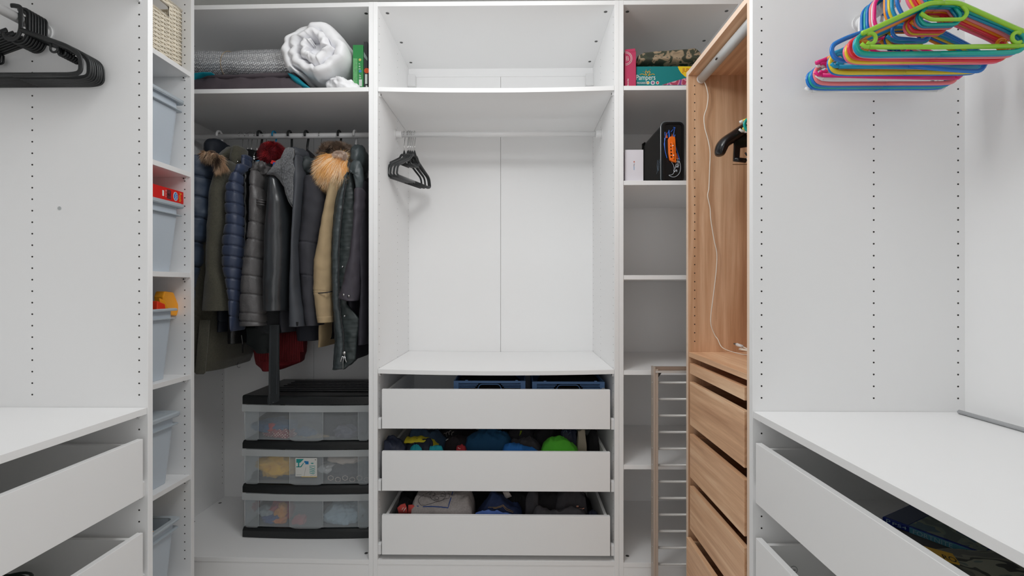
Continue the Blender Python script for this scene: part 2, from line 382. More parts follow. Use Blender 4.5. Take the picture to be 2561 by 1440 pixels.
for i, y in enumerate((1.240, 1.256, 1.264, 1.272, 1.280, 1.288, 1.296, 1.304)):
    o = proto if i == 0 else dup(proto)
    o.location = (-1.3165+(.0 if i else -.002), y, 1.9115); o.rotation_euler = (0, 0, math.radians([0, 2, 1.5, 1, 1, .5, 0, 0][i]))
    o['label'] = f'black plastic clothes hanger on the left rail, {"nearest to the camera" if i == 0 else "the last, against the side panel" if i == 7 else ORD[i]+" from the front"}'
    o['category'] = 'hanger'; o['group'] = 'black hangers on the left rail'
# children's coloured hangers
HC_ = {'lime green': (150, 205, 50), 'teal': (0, 165, 155), 'sky blue': (20, 150, 190), 'salmon pink': (235, 130, 135), 'orange': (240, 150, 30), 'red': (222, 50, 70),
       'yellow': (225, 200, 40), 'pink': (240, 110, 140), 'blue': (10, 115, 200), 'magenta': (225, 20, 125), 'white': (232, 232, 230)}
def kid_proto(kind):
    o = bpy.data.objects.new('clothes_hanger', None); up = (0, 1, 0); fl = .75; parts = []
    def part(n, m): parts.append((n, m))
    hook = rounded([(.018, -.004), (.022, .012), (.012, .0225), (-.018, .0225), (-.038, .002), (-.038, -.05), (-.02, -.078), (.0, -.088)], .016)
    part('hook', M().tube(flat3(hook, (0, 0, 0), 0), .0042, 8, up=up, flatten=.9))
    if kind == 'notch':
        for s in (1, -1):
            arm = [(0, -.0875), (.03, -.0875), (.158, -.146), (.176, -.153)]
            part('arm', M().tube(flat3([(s*x, z) for x, z in rounded(arm, .012)], (0, 0, 0), 0), .0054, 8, up=up, flatten=fl))
            c = arc(.158, -.164, .0115, 50, 310, 14)
            part('end_notch', M().tube(flat3([(s*x, z) for x, z in c], (0, 0, 0), 0), .0045, 8, up=up, flatten=fl).tube(flat3([(s*.15, -.182), (s*.17, -.182), (s*.178, -.175)], (0, 0, 0), 0), .0045, 8, up=up, flatten=fl))
        part('trouser_bar', M().tube(flat3([(-.16, -.1825), (0, -.1835), (.16, -.1825)], (0, 0, 0), 0), .0054, 8, up=up, flatten=fl))
        lp = rounded([(.036, -.09), (.052, -.108), (.042, -.124), (-.03, -.124), (-.05, -.11)], .014)
        part('loop', M().tube(flat3(lp, (0, 0, 0), 0), .0045, 8, up=up, flatten=fl))
    else:
        lp = rounded([(0, -.0875), (.028, -.0875), (.148, -.14), (.18, -.16), (.172, -.19), (.14, -.193), (0, -.193)], .03)
        for s in (1, -1):
            part('arm', M().tube(flat3([(s*x, z) for x, z in lp], (0, 0, 0), 0), .0054, 8, up=up, flatten=fl))
        lp = rounded([(.03, -.092), (.045, -.112), (.035, -.13), (-.035, -.13), (-.045, -.112), (-.03, -.092)], .014)
        part('loop', M().tube(flat3(lp, (0, 0, 0), 0), .0042, 8, up=up, flatten=fl))
    return parts
KP = {k: kid_proto(k) for k in ('notch', 'round')}; KM = {}
def kid(kind, col, x, y, z, rz, tilt, label, group):
    if y > 1.23 and kind == 'notch' and y < 1.3: z -= .012
    o = bpy.data.objects.new('clothes_hanger', None); C.objects.link(o); o.location = (x, y, z); o.rotation_euler = (0, tilt, rz)
    o['label'] = label; o['category'] = 'hanger'; o['group'] = group
    mt = mat('plastic_'+col.replace(' ', '_'), HC_[col], .22, spec=.6)
    for i, (n, m) in enumerate(KP[kind]):
        key = (kind, col, i)
        if key not in KM: p = link(n, m.v, m.f, m.m, mt, True); KM[key] = p.data
        else: p = bpy.data.objects.new(n, KM[key]); C.objects.link(p)
        p.parent = o
    return o
ks = [('notch', 'lime green', 1.052), ('round', 'teal', 1.0605), ('round', 'sky blue', 1.068), ('round', 'salmon pink', 1.0755), ('notch', 'orange', 1.083), ('round', 'red', 1.090), ('round', 'yellow', 1.097), ('round', 'pink', 1.104),
      ('round', 'blue', 1.123), ('notch', 'sky blue', 1.147), ('round', 'yellow', 1.1545), ('round', 'blue', 1.162), ('notch', 'orange', 1.1695), ('notch', 'magenta', 1.200), ('notch', 'white', 1.2085), ('round', 'salmon pink', 1.216),
      ('round', 'blue', 1.226), ('round', 'teal', 1.236), ('round', 'blue', 1.2455), ('notch', 'white', 1.254)]
seen = {}
for i, (k, c, y) in enumerate(ks):
    seen[c] = seen.get(c, 0)+1; tot = sum(1 for q in ks if q[1] == c)
    lab = f"{c} children's hanger on the right rail, {ORD[i]} from the front" if 0 < i < 19 else (f"{c} children's hanger at the front of the right rail" if i == 0 else "white children's hanger farthest back on the right rail")
    rz = [0, -2, -1, .5, 2, 1, -1, 0, 0, -1, 0, 0, 1, -1, 0, 0, 0, 0, 0, 0][i]
    tilt = [0, .5, 0, 0, -1.2, .6, 0, 0, 5, .8, 0, 0, 0, 2, .3, 0, 0, 0, 0, 0][i]
    kid(k, c, .925+(-.004 if i == 8 else .001*math.sin(i*2.3)), y, 1.901, math.radians(rz), math.radians(tilt), lab, "children's hangers on the right rail")
kid('notch', 'yellow', .925, 1.60, 1.901, 0, 0, "yellow children's hanger half hidden in the oak wardrobe", "children's hangers in the oak wardrobe")
kid('round', 'teal', .925, 1.59, 1.901, 0, 0, "teal children's hanger half hidden in the oak wardrobe", "children's hangers in the oak wardrobe")
kid('notch', 'white', .92, 1.615, 1.901, 0, 0, "white children's hanger half hidden in the oak wardrobe", "children's hangers in the oak wardrobe")
# black suit hanger in the oak wardrobe
t = Thing('suit_hanger', 'broad glossy black suit hanger with a clip bar in the oak wardrobe', 'hanger', (.93, 1.66, 1.62))
BG = mat('glossy_black_plastic', (22, 22, 24), .25)
sp_ = smooth_path([Vector((x, 1.66, z)) for x, z in ((.93, 1.80), (.87, 1.782), (.80, 1.752), (.745, 1.716), (.712, 1.693), (.700, 1.672), (.696, 1.648))], 5)
rr0 = [1]*(len(sp_)-6)+[.97, .93, .88, .8, .66, .35]
for s_ in (1, -1):
    t.part('shoulder', M().tube([Vector((p.x if s_ > 0 else 1.86-p.x, p.y, p.z)) for p in sp_], .019, 18, up=(0, 1, 0), flatten=1.7, rr=rr0), BG, smooth='auto')
t.part('support', M().poly([(.745, 1.655, 1.705), (.86, 1.655, 1.75), (.80, 1.655, 1.68), (.765, 1.655, 1.675), (.762, 1.655, 1.63), (.742, 1.655, 1.63)], (0, .01, 0)), BG, bevel=.002)
t.part('strap_hook', M().tube(flat3(rounded([(.795, 1.69), (.80, 1.655), (.79, 1.648), (.783, 1.66)], .008), (0, 1.66, 0), 0), .003, 8), BG, smooth='auto')
t.part('clip_bar', M().cyl((.775, 1.66, 1.635), (1.085, 1.66, 1.635), .006, 12).tube([(.745, 1.66, 1.637), (.785, 1.66, 1.632)], .008, 10, 1), [CHROME, BG], smooth='auto')
t.part('bar_wire', M().cyl((.74, 1.66, 1.619), (1.1, 1.66, 1.619), .0015, 8), CHROME)
t.part('hook', M().tube(flat3(arc(.93, 1.905, .019, 200, -60, 12)+[(.93, 1.87), (.93, 1.80)], (0, 1.66, 0), 0), .0035, 8), CHROME, smooth='auto')
# small black velvet hangers, centre rail
VEL = mat('black_velvet', (22, 25, 27), .7, sheen=.3, bump=.1, bscale=500)
def velvet(xc, yc, ang, idx, dz=0):
    t = Thing('velvet_hanger', f'black velvet hanger on the middle rail, {["leftmost", "second from the left", "third from the left", "fourth from the left", "fifth from the left", "rightmost"][idx]}', 'hanger', (xc, yc, 1.7), 0, 'velvet hangers on the middle rail')
    a = math.radians(ang); d = Vector((math.cos(a), math.sin(a), 0)); nrm = Vector((-math.sin(a), math.cos(a), 0)); o = Vector((xc, yc, 1.911+dz))
    def q(p2): return [o+d*x+Vector((0, 0, z)) for x, z in p2]
    hook = []
    for i in range(13):
        th = math.radians(205-235*i/12); hook.append(o+Vector((.0, math.cos(th)*.0185, math.sin(th)*.0165)))
    hook += q([(0, -.05), (0, -.085)])
    t.part('hook', M().tube(hook, .0016, 6), CHROME, smooth='auto')
    t.part('neck', M().tube(q([(0, -.075), (0, -.085), (0, -.1)]), .006, 8, rr=[.5, .9, 1.6]), VEL, smooth='auto')
    for s in (1, -1):
        arm = rounded([(0, -.097), (.022, -.1), (.035, -.12), (.09, -.15), (.14, -.175), (.148, -.215), (.135, -.222), (0, -.222)], .022)
        t.part('arm', M().tube(q([(s*x, z) for x, z in arm]), .0062, 8, up=nrm, flatten=.55), VEL, smooth='auto')
    t.part('tie_bar', M().tube(q([(-.04, -.125), (-.035, -.145), (.035, -.145), (.04, -.125)]), .004, 8), VEL, smooth='auto')
for i, (px, an, dy) in enumerate(((1011, 68, 0), (1019, 67, .004), (1023, 70, -.004), (1027, 66, 0), (1031, 69, .005), (1037, 71, 0))):
    p = P(px, 340, 2.24); velvet(p.x, 2.24+dy, an, i, 0)

# ---------------------------------------------------------------- generic soft shapes
def ring_at(cx, cy, z, a, b, n=36, e=2.0, fn=None):
    out = []
    for k in range(n):
        th = 2*PI*k/n; c, s = math.cos(th), math.sin(th)
        x = a*math.copysign(abs(c)**(2/e), c); y = b*math.copysign(abs(s)**(2/e), s)
        p = Vector((cx+x, cy+y, z)); r = fn(th, p) if fn else 0
        d = Vector((x, y, 0)); 
        if d.length > 1e-6: p = p+d.normalized()*r
        out.append(p)
    return out
def soft(rows, Yc, b, e=2.2, wr=.004, ws=14, seed=0, seams=(), pinch=.006, dz=.0035, n=44, hollow=False, btop=None, drape=None, folds=0):
    """rows: (py, pxL, pxR) in the photograph at the depth Yc; a tapering cloth tube with real thickness"""
    szs = sorted(P(0, s_, Yc).z for s_ in seams); y0, y1 = rows[0][0], rows[-1][0]; zt = P(0, y0, Yc).z; zb = P(0, y1, Yc).z; N = max(6, int((zt-zb)/dz)); rings = []
    for i in range(N+1):
        py = y0+(y1-y0)*i/N; L, R = interp(rows, py)
        A = P(L, py, Yc); B = P(R, py, Yc); a = (B.x-A.x)/2; cx = (A.x+B.x)/2; z = A.z
        k = i/N; bb = b if not btop else btop+(b-btop)*min(1, (k/.16))**.6
        cap = min(1, math.sqrt(max(0, 1-(1-min(1, k*N/4.0))**2))) if i < 4 else 1
        cap2 = 1
        q = 0
        def fn(th, p):
            q = 0
            if seams:
                zz_ = p.z+.005*math.cos(th*1.0+.6)-.006*max(0, -math.sin(th))+.0015*nz((p.x, p.y, 0), 30, seed)
                for sz in szs: q -= pinch*math.exp(-((zz_-sz)/.0028)**2)
                w0 = sum(math.exp(-abs(zz_-sz)/.0065) for sz in szs if abs(zz_-sz) < .03)
                q += .0013*w0*math.sin(th*17+seed+3.5*nz((p.x, p.y, p.z), 12, seed))
                for u, v in zip(szs, szs[1:]):
                    if u < zz_ < v: q += pinch*.45*math.sin(PI*(zz_-u)/(v-u))**.5
            w = wr*(nz((p.x, p.y, p.z*.45), ws, seed)+.5*nz(p, ws*2.6, seed+3))
            if seams: w += .35*pinch*nz((p.x*3, p.y*3, p.z), 26, seed)
            if folds: w += folds*math.sin(th*5+seed+6*nz((0, 0, p.z), 3, seed))
            return w+q
        cy = Yc+(drape(k) if drape else 0)
        rings.append(ring_at(cx, cy, z, max(.002, a*cap), bb*cap, n, e, fn))
    m = M().loft(rings)
    return m
def blob(c, r, e=2.2, wr=.006, ws=12, seed=0, n=40, rot=0, fn=None):
    m = M(); vs = []; fs = []; nt = n//2
    for i in range(nt+1):
        ph = -PI/2+PI*i/nt
        for j in range(n):
            th = 2*PI*j/n
            cp, sp, c_, s_ = math.cos(ph), math.sin(ph), math.cos(th), math.sin(th)
            f = lambda v: math.copysign(abs(v)**(2/e), v)
            p = Vector((r[0]*f(cp)*f(c_), r[1]*f(cp)*f(s_), r[2]*f(sp)))
            w = wr*(nz(p+Vector(c), ws, seed)+.6*nz(p, ws*2.3, seed+5)+.35*nz(p, ws*5, seed+9))
            if fn: w += fn(p)
            if p.length > 1e-6: p = p+p.normalized()*w
            if rot: p = Matrix.Rotation(rot, 3, 'Y') @ p
            vs.append(p+Vector(c))
    for i in range(nt):
        for j in range(n): fs.append((i*n+j, i*n+(j+1) % n, (i+1)*n+(j+1) % n, (i+1)*n+j))
    return m.add(vs, fs)
def fur(m, pts, comb, length, n, w=.0022, spread=.5, nm=3, taper=True, clump=0, nw=.6):
    """pts: function(rand)->(root point, outward normal)"""
    for _ in range(n):
        p, nr = pts(); k = random.random()
        d = (nr*(nw+spread*random.uniform(-.3, .5))+Vector(comb)+Vector((random.uniform(-spread, spread), random.uniform(-spread, spread), random.uniform(-spread, spread)))*.55)
        if clump: d += Vector((nz(p, clump, 1), nz(p, clump, 2), nz(p, clump, 3)))*.9
        d.normalize(); l = length*random.uniform(.55, 1.15); sd = d.cross(Vector((0, 1, .2))).normalized()*w
        dr = Vector((0, 0, -l*(.25 if nw > .5 else .4))); a = p; b = p+d*l*.5+dr*.25+sd*random.uniform(-3, 3); c = p+d*l+dr
        up = sd.cross(d).normalized()*w*.7
        mi = min(nm-1, int(abs(nz(p, 30, 4)+random.uniform(-.25, .25)+.35)*nm))
        m.add([a-sd, a+sd, a+up, b-sd*.7, b+sd*.7, b+up*.7, c], [(0, 1, 4, 3), (1, 2, 5, 4), (2, 0, 3, 5), (3, 4, 6), (4, 5, 6), (5, 3, 6)], mi)
def on_ellipsoid(c, r, front=True, zmin=-1):
    def f():
        while True:
            v = Vector((random.gauss(0, 1), random.gauss(0, 1), random.gauss(0, 1))).normalized()
            if front and v.y > .35: continue
            if v.z < zmin: continue
            p = Vector((c[0]+v.x*r[0], c[1]+v.y*r[1], c[2]+v.z*r[2])); n_ = Vector((v.x/r[0], v.y/r[1], v.z/r[2])).normalized()
            return p, n_
    return f
def along(path, rad):
    path = [Vector(p) for p in path]
    def f():
        i = random.randrange(len(path)-1); t_ = random.random(); p = path[i].lerp(path[i+1], t_); d = (path[i+1]-path[i]).normalized()
        v = Vector((random.gauss(0, 1), random.gauss(0, 1)-.8, random.gauss(0, 1))); v = (v-d*v.dot(d)).normalized()
        return p+v*rad, v
    return f
def stitched(poly_px, Y, thick, bulge=0, wr=.002, seed=0, sub=10):
    """a flap of cloth: outline (px,py) points with a depth each, thick and gently curved"""
    pts = [P(x, y, Y if len(q) == 0 else q[0]) for x, y, *q in poly_px]
    c = sum(pts, Vector())/len(pts); m = M(); rings = []
    dens = []
    for a, b in zip(pts, pts[1:]+pts[:1]):
        k = max(1, int((b-a).length/.012))
        for i in range(k): dens.append(a.lerp(b, i/k))
    for s, sc_ in ((1, 1), (1, .93), (.0, .75), (0, .5), (0, .25), (0, .04)):
        off = {1: 0, .93: -.6, .75: -1, .5: -1.15, .25: -1.25, .04: -1.3}[sc_]
        rings.append([c+(p-c)*sc_+Vector((0, off*thick*.5-bulge*(1-sc_**2)+wr*nz(p*1.0+Vector((0, 0, sc_)), 30, seed), 0)) for p in dens])
    front = rings; back = [[Vector((p.x, p.y+thick*(.9 if i < 1 else 1.2), p.z)) for p in r] for i, r in enumerate(rings)]
    m.loft(list(reversed(front))+back)
    return m

# ---------------------------------------------------------------- coats
YR = 2.245       # rail depth in the coat wardrobe
def coat_hanger(px, kind, label, ang=0, topy=None):
    p = P(px, 340, YR); x = p.x; z = 1.909
    mt = {'white': WPL, 'chrome': CHROME, 'black': BLACKP, 'blue': mat('cyan_plastic', (10, 130, 175), .35)}[kind]
    r = {'chrome': .0016, 'blue': .004}.get(kind, .0052)
    t = Thing('coat_hanger', label, 'hanger', (x, YR, 1.80), 0, 'hangers under the coats')
    R = .0165+r; pts = []
    for i in range(13):
        th = math.radians(200-225*i/12); pts.append(Vector((x, YR+R*math.cos(th), z+R*math.sin(th))))
    pts += [Vector((x+.003+ang, YR+.004, z-.05)), Vector((x+.004+ang, YR, z-.10))]
    t.part('hook', M().tube(pts, r, 8), mt, smooth='auto')
    arm = [(x+.004+ang, YR-.16, z-.165), (x+.004+ang, YR-.05, z-.115), (x+.004+ang, YR, z-.1), (x+.004+ang, YR+.05, z-.115), (x+.004+ang, YR+.16, z-.165)]
    t.part('shoulder_bar', M().tube(arm, .005, 8), mt, smooth='auto')
coat_hanger(549, 'white', 'white plastic hanger holding the navy down parka at the left')
coat_hanger(603, 'chrome', 'thin chrome hook above the olive wool coat')
coat_hanger(617, 'chrome', 'thin chrome hook just right of the olive coat, first of a close pair')
coat_hanger(626, 'chrome', 'thin chrome hook of the navy puffer jacket, second of a close pair')
coat_hanger(640, 'chrome', 'thin dark chrome hook left of the first thick black hook')
coat_hanger(650, 'black', 'thick black hanger hook left of the red fur hood')
coat_hanger(662, 'chrome', 'thin slanted chrome hook beside the red fur hood', .004)
coat_hanger(686, 'blue', 'bright blue plastic hanger above the red fur hood')
coat_hanger(725, 'black', 'thick black hanger of the leather coat with grey lapel', .004)
coat_hanger(767, 'black', 'slim black hanger between the leather coat and the brown fur', -.002)
coat_hanger(801, 'chrome', 'thin chrome hook left of the brown fur hood')
coat_hanger(849, 'black', 'thick black hanger rising in front of the brown fur')
coat_hanger(888, 'white', 'white plastic hanger of the green grey parka at the right')

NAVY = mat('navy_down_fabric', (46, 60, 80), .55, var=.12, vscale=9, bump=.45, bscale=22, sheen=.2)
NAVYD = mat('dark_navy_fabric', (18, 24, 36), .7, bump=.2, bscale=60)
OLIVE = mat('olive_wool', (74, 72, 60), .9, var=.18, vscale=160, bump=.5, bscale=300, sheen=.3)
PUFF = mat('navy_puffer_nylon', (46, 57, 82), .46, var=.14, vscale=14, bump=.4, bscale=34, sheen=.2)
BLEA = mat('black_leather', (20, 21, 22), .3, bump=.25, bscale=160)
GLEA = mat('grey_brown_leather', (86, 84, 84), .42, var=.12, vscale=25, bump=.3, bscale=180)
LEA = mat('black_smooth_leather', (44, 47, 50), .30, var=.12, vscale=12, bump=.32, bscale=60, stretch=(1, 1, .4), spec=.7)
CHAR = mat('charcoal_softshell', (66, 69, 75), .6, var=.1, vscale=12, bump=.35, bscale=22, stretch=(1, 1, .5))
CHAR2 = mat('charcoal_cotton', (48, 48, 54), .8, var=.12, vscale=10, bump=.45, bscale=20)
WOOLG = mat('speckled_grey_wool', (92, 94, 97), .95, var=.7, vscale=260, stretch=(1, 1, .6), bump=1.0, bscale=420, sheen=.4)
BLK = mat('black_cloth', (20, 21, 25), .85, bump=.2, bscale=80)
BLKG = mat('black_green_fabric', (24, 30, 30), .7, bump=.2, bscale=60)
BEIGE = mat('khaki_cotton', (168, 146, 112), .8, var=.1, vscale=14, bump=.4, bscale=30)
GREEN = mat('grey_green_nylon', (56, 64, 66), .46, var=.12, vscale=20, bump=.6, bscale=38)
REDK = mat('dark_red_knit', (112, 18, 26), .85, bump=.4, bscale=120)
REDF = [mat('red_fur_a', (140, 22, 34), .8), mat('red_fur_b', (95, 14, 24), .85), mat('red_fur_c', (185, 45, 52), .75)]
GOLD = [mat('golden_fur_a', (236, 184, 112), .75), mat('golden_fur_b', (252, 232, 196), .75), mat('golden_fur_c', (198, 136, 74), .8)]
TAN = [mat('tan_fur_a', (182, 148, 118), .8), mat('tan_fur_b', (222, 190, 158), .8), mat('tan_fur_c', (84, 66, 54), .85)]
BRN = [mat('brown_fur_a', (122, 104, 90), .85), mat('brown_fur_b', (165, 140, 120), .85), mat('brown_fur_c', (70, 58, 50), .9)]
def coat(name, label, px, cat='coat', zb=.9): 
    p = P(px, 700, YR); return Thing(name, label, cat, (p.x, YR, zb), 0, 'coats on the rail')
# 1 navy down parka
t = coat('parka', 'navy down parka with a fur trimmed hood at the far left of the rail', 520, zb=.98)
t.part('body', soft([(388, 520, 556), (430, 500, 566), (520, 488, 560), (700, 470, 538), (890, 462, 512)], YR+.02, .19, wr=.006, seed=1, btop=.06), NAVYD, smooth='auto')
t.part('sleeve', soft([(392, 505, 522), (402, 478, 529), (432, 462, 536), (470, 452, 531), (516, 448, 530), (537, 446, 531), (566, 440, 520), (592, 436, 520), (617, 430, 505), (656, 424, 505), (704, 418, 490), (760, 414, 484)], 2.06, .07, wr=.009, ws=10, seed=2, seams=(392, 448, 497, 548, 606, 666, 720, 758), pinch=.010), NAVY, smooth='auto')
t.part('hood', blob(P(553, 386, 2.20), (.036, .10, .060), e=2.6, wr=.006, seed=3), NAVYD, smooth='auto')
fp = [P(514, 386, 2.03), P(528, 383, 2.0), P(541, 391, 1.99), P(550, 405, 1.995), P(554, 420, 2.01)]
m = M().tube(smooth_path(fp, 4), .012, 8, 2); fur(m, along(fp, .012), (.25, -.1, -.75), .030, 4200, w=.0006, clump=40, nw=.45)
t.part('fur_trim', m, TAN, label='tan and brown fur edge')
# 2 olive wool coat
t = coat('wool_coat', 'long olive wool coat with a loose belt end hanging down', 560, zb=.95)
t.part('body', soft([(372, 586, 614), (400, 575, 618), (450, 560, 612), (620, 540, 596), (780, 506, 600), (829, 500, 603), (890, 508, 606), (913, 513, 592)], YR+.01, .20, wr=.007, seed=4, btop=.05, folds=.004), OLIVE, smooth='auto')
t.part('sleeve', soft([(404, 572, 586), (413, 560, 586), (447, 545, 573), (485, 536, 572), (523, 532, 574), (564, 527, 574), (617, 525, 562), (669, 524, 560), (712, 517, 573), (776, 514, 580)], 2.06, .06, wr=.006, ws=8, seed=5), OLIVE, smooth='auto')
t.part('collar', soft([(366, 592, 608), (372, 587, 612), (400, 580, 612), (425, 588, 606)], 2.12, .05, wr=.004, seed=6), OLIVE, smooth='auto')
t.part('belt', M().poly([P(499, 800, 2.04), P(524, 800, 2.04), P(519, 860, 2.04), P(512, 932, 2.03), P(508, 936, 2.03), P(490, 936, 2.03), P(487, 932, 2.03), P(493, 860, 2.04)], (0, .006, 0)), OLIVE, bevel=.002)
m = M().tube(smooth_path([P(596, 905, 2.2), P(593, 914, 2.2), P(597, 919, 2.2), P(601, 917, 2.2)]), .0007, 5)
t.part('loose_thread', m, BLK)
# 3 navy puffer
t = coat('puffer_jacket', 'thin navy quilted puffer jacket beside the olive coat', 600, 'jacket', zb=1.0)
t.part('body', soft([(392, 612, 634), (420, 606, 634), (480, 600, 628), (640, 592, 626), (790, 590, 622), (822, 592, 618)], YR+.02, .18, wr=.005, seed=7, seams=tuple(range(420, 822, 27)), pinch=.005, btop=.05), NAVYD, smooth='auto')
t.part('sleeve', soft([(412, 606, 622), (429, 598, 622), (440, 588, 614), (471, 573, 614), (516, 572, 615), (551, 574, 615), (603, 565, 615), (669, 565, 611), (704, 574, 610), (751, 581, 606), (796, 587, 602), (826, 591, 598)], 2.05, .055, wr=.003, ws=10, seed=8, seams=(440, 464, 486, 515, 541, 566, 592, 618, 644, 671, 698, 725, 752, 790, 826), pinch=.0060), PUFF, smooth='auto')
t.part('collar', soft([(389, 616, 627), (395, 613, 630), (440, 612, 629)], 2.10, .05, wr=.003, seed=9, seams=(404,), pinch=.005), PUFF, smooth='auto')
# 4 thin black leather jacket
t = coat('leather_jacket', 'thin shiny black leather jacket between the navy and grey ones', 630, 'jacket', zb=.96)
t.part('body', soft([(378, 636, 652), (400, 625, 652), (450, 620, 650), (700, 612, 645), (850, 606, 650)], YR+.01, .17, wr=.006, seed=10, btop=.05), BLEA, smooth='auto')
t.part('sleeve', soft([(420, 622, 634), (450, 618, 636), (520, 617, 638), (640, 612, 634), (740, 606, 630), (800, 604, 624)], 2.085, .05, wr=.007, ws=22, seed=11), BLEA, smooth='auto')
m = M().tube(smooth_path([P(650, 378, 2.14), P(638, 382, 2.12), P(633, 400, 2.11), P(632, 425, 2.11)]), .006, 8)
t.part('collar', m, BLEA, smooth='auto')
for k, yy_ in enumerate((392, 397)): t.part('snap', M().cyl(P(635.5, yy_, 2.104), P(635.5, yy_, 2.100), .003, 10), CHROME)
t.part('hem', soft([(812, 606, 668), (830, 603, 690), (850, 604, 690), (866, 628, 688), (880, 650, 686)], 2.2, .05, wr=.008, ws=20, seed=12), BLKG, smooth='auto')
t.part('zip_pull', M().box(P(605, 858, 2.1), P(609, 882, 2.104)).tube([P(604, 838, 2.1), P(607, 860, 2.1)], .003, 6), mat('dark_metal', (60, 60, 60), .4, .8))
# 5 grey quilted leather jacket
t = coat('quilted_leather_jacket', 'grey brown quilted leather jacket with a ruched collar', 645, 'jacket', zb=1.0)
t.part('body', soft([(430, 634, 672), (520, 630, 674), (700, 618, 672), (806, 608, 672)], YR, .17, wr=.005, seed=13, btop=.05), BLK, smooth='auto')
t.part('sleeve', soft([(428, 642, 655), (434, 636, 660), (450, 633, 660), (470, 635, 658), (500, 634, 665), (531, 633, 664), (563, 630, 662), (602, 626, 661), (647, 619, 659), (692, 613, 659), (745, 607, 663), (813, 604, 667)], 2.04, .055, wr=.004, ws=12, seed=14, seams=(472, 560, 602, 647, 691, 736, 782, 803), pinch=.0055), GLEA, smooth='auto')
m = M()
for yy_, dx in ((499, 0), (505, 1), (511, 2)):
    m.tube(smooth_path([P(634, yy_+2, 2.045), P(640, yy_, 1.995), P(650, yy_, 1.982), P(660, yy_+2, 1.995), P(667, yy_+5, 2.045)]), .0028, 6)
t.part('sleeve_band', m, GLEA, smooth='auto')
t.part('collar', blob(P(653, 424, 2.05), (.034, .05, .030), wr=.016, ws=38, seed=15), GLEA, smooth='auto')
# 6 red coat
t = coat('red_coat', 'dark red ribbed knit coat with a red fur hood', 690, zb=.97)
m = soft([(430, 680, 712), (600, 668, 730), (780, 650, 758), (840, 646, 761), (880, 648, 761), (905, 652, 753), (918, 672, 720)], YR+.09, .12, wr=.004, seed=16, folds=.003)
t.part('body', m, REDK, smooth='auto')
m = M()
for i in range(26):
    x = 648+4.3*i; h1 = 905-abs(x-690)*.02 if x < 750 else 880
    m.tube([P(x, 822, YR-.032), P(x+1, 860, YR-.036), P(x+2, h1, YR-.03)], .0035, 6)
t.part('knit_ribs', m, REDK, smooth='auto', kind='stuff')
c = P(683, 385, 2.13)
t.part('hood', blob(P(684, 392, 2.17), (.042, .09, .062), wr=.006, seed=17), REDF[1], smooth='auto')
m = blob(c, (.042, .05, .045), wr=.004, seed=18, n=24); m.m = [1]*len(m.m)
fur(m, on_ellipsoid(c, (.042, .05, .043), zmin=-.95), (.1, 0, .15), .025, 6500, w=.0006, clump=34, nw=.5)
t.part('fur_trim', m, REDF)
t.part('lining', M().poly([P(680, 400, 2.07), P(690, 403, 2.07), P(697, 410, 2.07), P(688, 412, 2.07), P(676, 408, 2.07)], (0, .01, 0)), mat('bright_red_satin', (200, 40, 40), .4))
t.part('blue_tag', M().poly([P(683, 406, 2.06), P(688, 406, 2.06), P(686, 414, 2.06), P(682, 414, 2.06)], (0, .004, 0)), mat('blue_tag', (25, 90, 170), .5))
# 7 black leather coat with grey wool lapel
t = coat('leather_coat', 'black leather coat with a broad speckled grey wool lapel', 700, zb=.85)
t.part('body', soft([(392, 712, 740), (430, 690, 745), (520, 676, 745), (640, 668, 745), (770, 668, 762), (815, 668, 764), (824, 690, 762)], YR, .20, wr=.006, seed=19, btop=.05), mat('charcoal_wool', (34, 36, 38), .9, bump=.6, bscale=200), smooth='auto')
t.part('sleeve', soft([(445, 684, 705), (456, 681, 712), (485, 678, 718), (508, 675, 723), (563, 669, 724), (626, 667, 724), (718, 664, 721), (766, 666, 720), (776, 667, 719)], 2.03, .062, wr=.0035, ws=10, seed=20), LEA, smooth='auto')
L7 = [(713, 372), (722, 368), (733, 370), (735, 388), (731, 397), (739, 423), (734, 447), (733, 490), (731, 516), (716, 490), (717, 475), (707, 464), (699, 450), (686, 438), (667, 436), (676, 424), (692, 401), (702, 396), (711, 377)]
t.part('lapel', stitched(L7, 1.985, .014, .02, wr=.006, seed=3), WOOLG, smooth='auto', label='speckled grey wool lapel')
t.part('lapel_edge', M().tube(smooth_path([P(717, 489, 1.975), P(722, 503, 1.973), P(731, 518, 1.978)]), .002, 6), LEA, smooth='auto')
m = M().poly([P(673, 812, 2.04), P(698, 812, 2.04), P(697, 900, 2.035), P(698, 985, 2.03), P(697, 1003, 2.03), P(675, 1013, 2.03), P(667, 1008, 2.03), P(671, 985, 2.03), P(672, 900, 2.035)], (0, .007, 0))
b_ = t.part('belt', m, mat('matte_black_leather', (30, 34, 36), .55, bump=.2, bscale=150), bevel=.001, label='long black leather belt end hanging over the drawer tower')
m = M()
for dx in (4, 21): m.tube([P(673+dx, 815, 2.0385), P(672+dx, 900, 2.0335), P(671+dx, 985, 2.0285)], .0007, 5)
t.part('belt_stitching', m, CHAR, parent=b_)
t.part('belt_hole', M().cyl(P(683, 1006, 2.029), P(683, 1006, 2.0275), .0012, 8), GREYM, parent=b_)
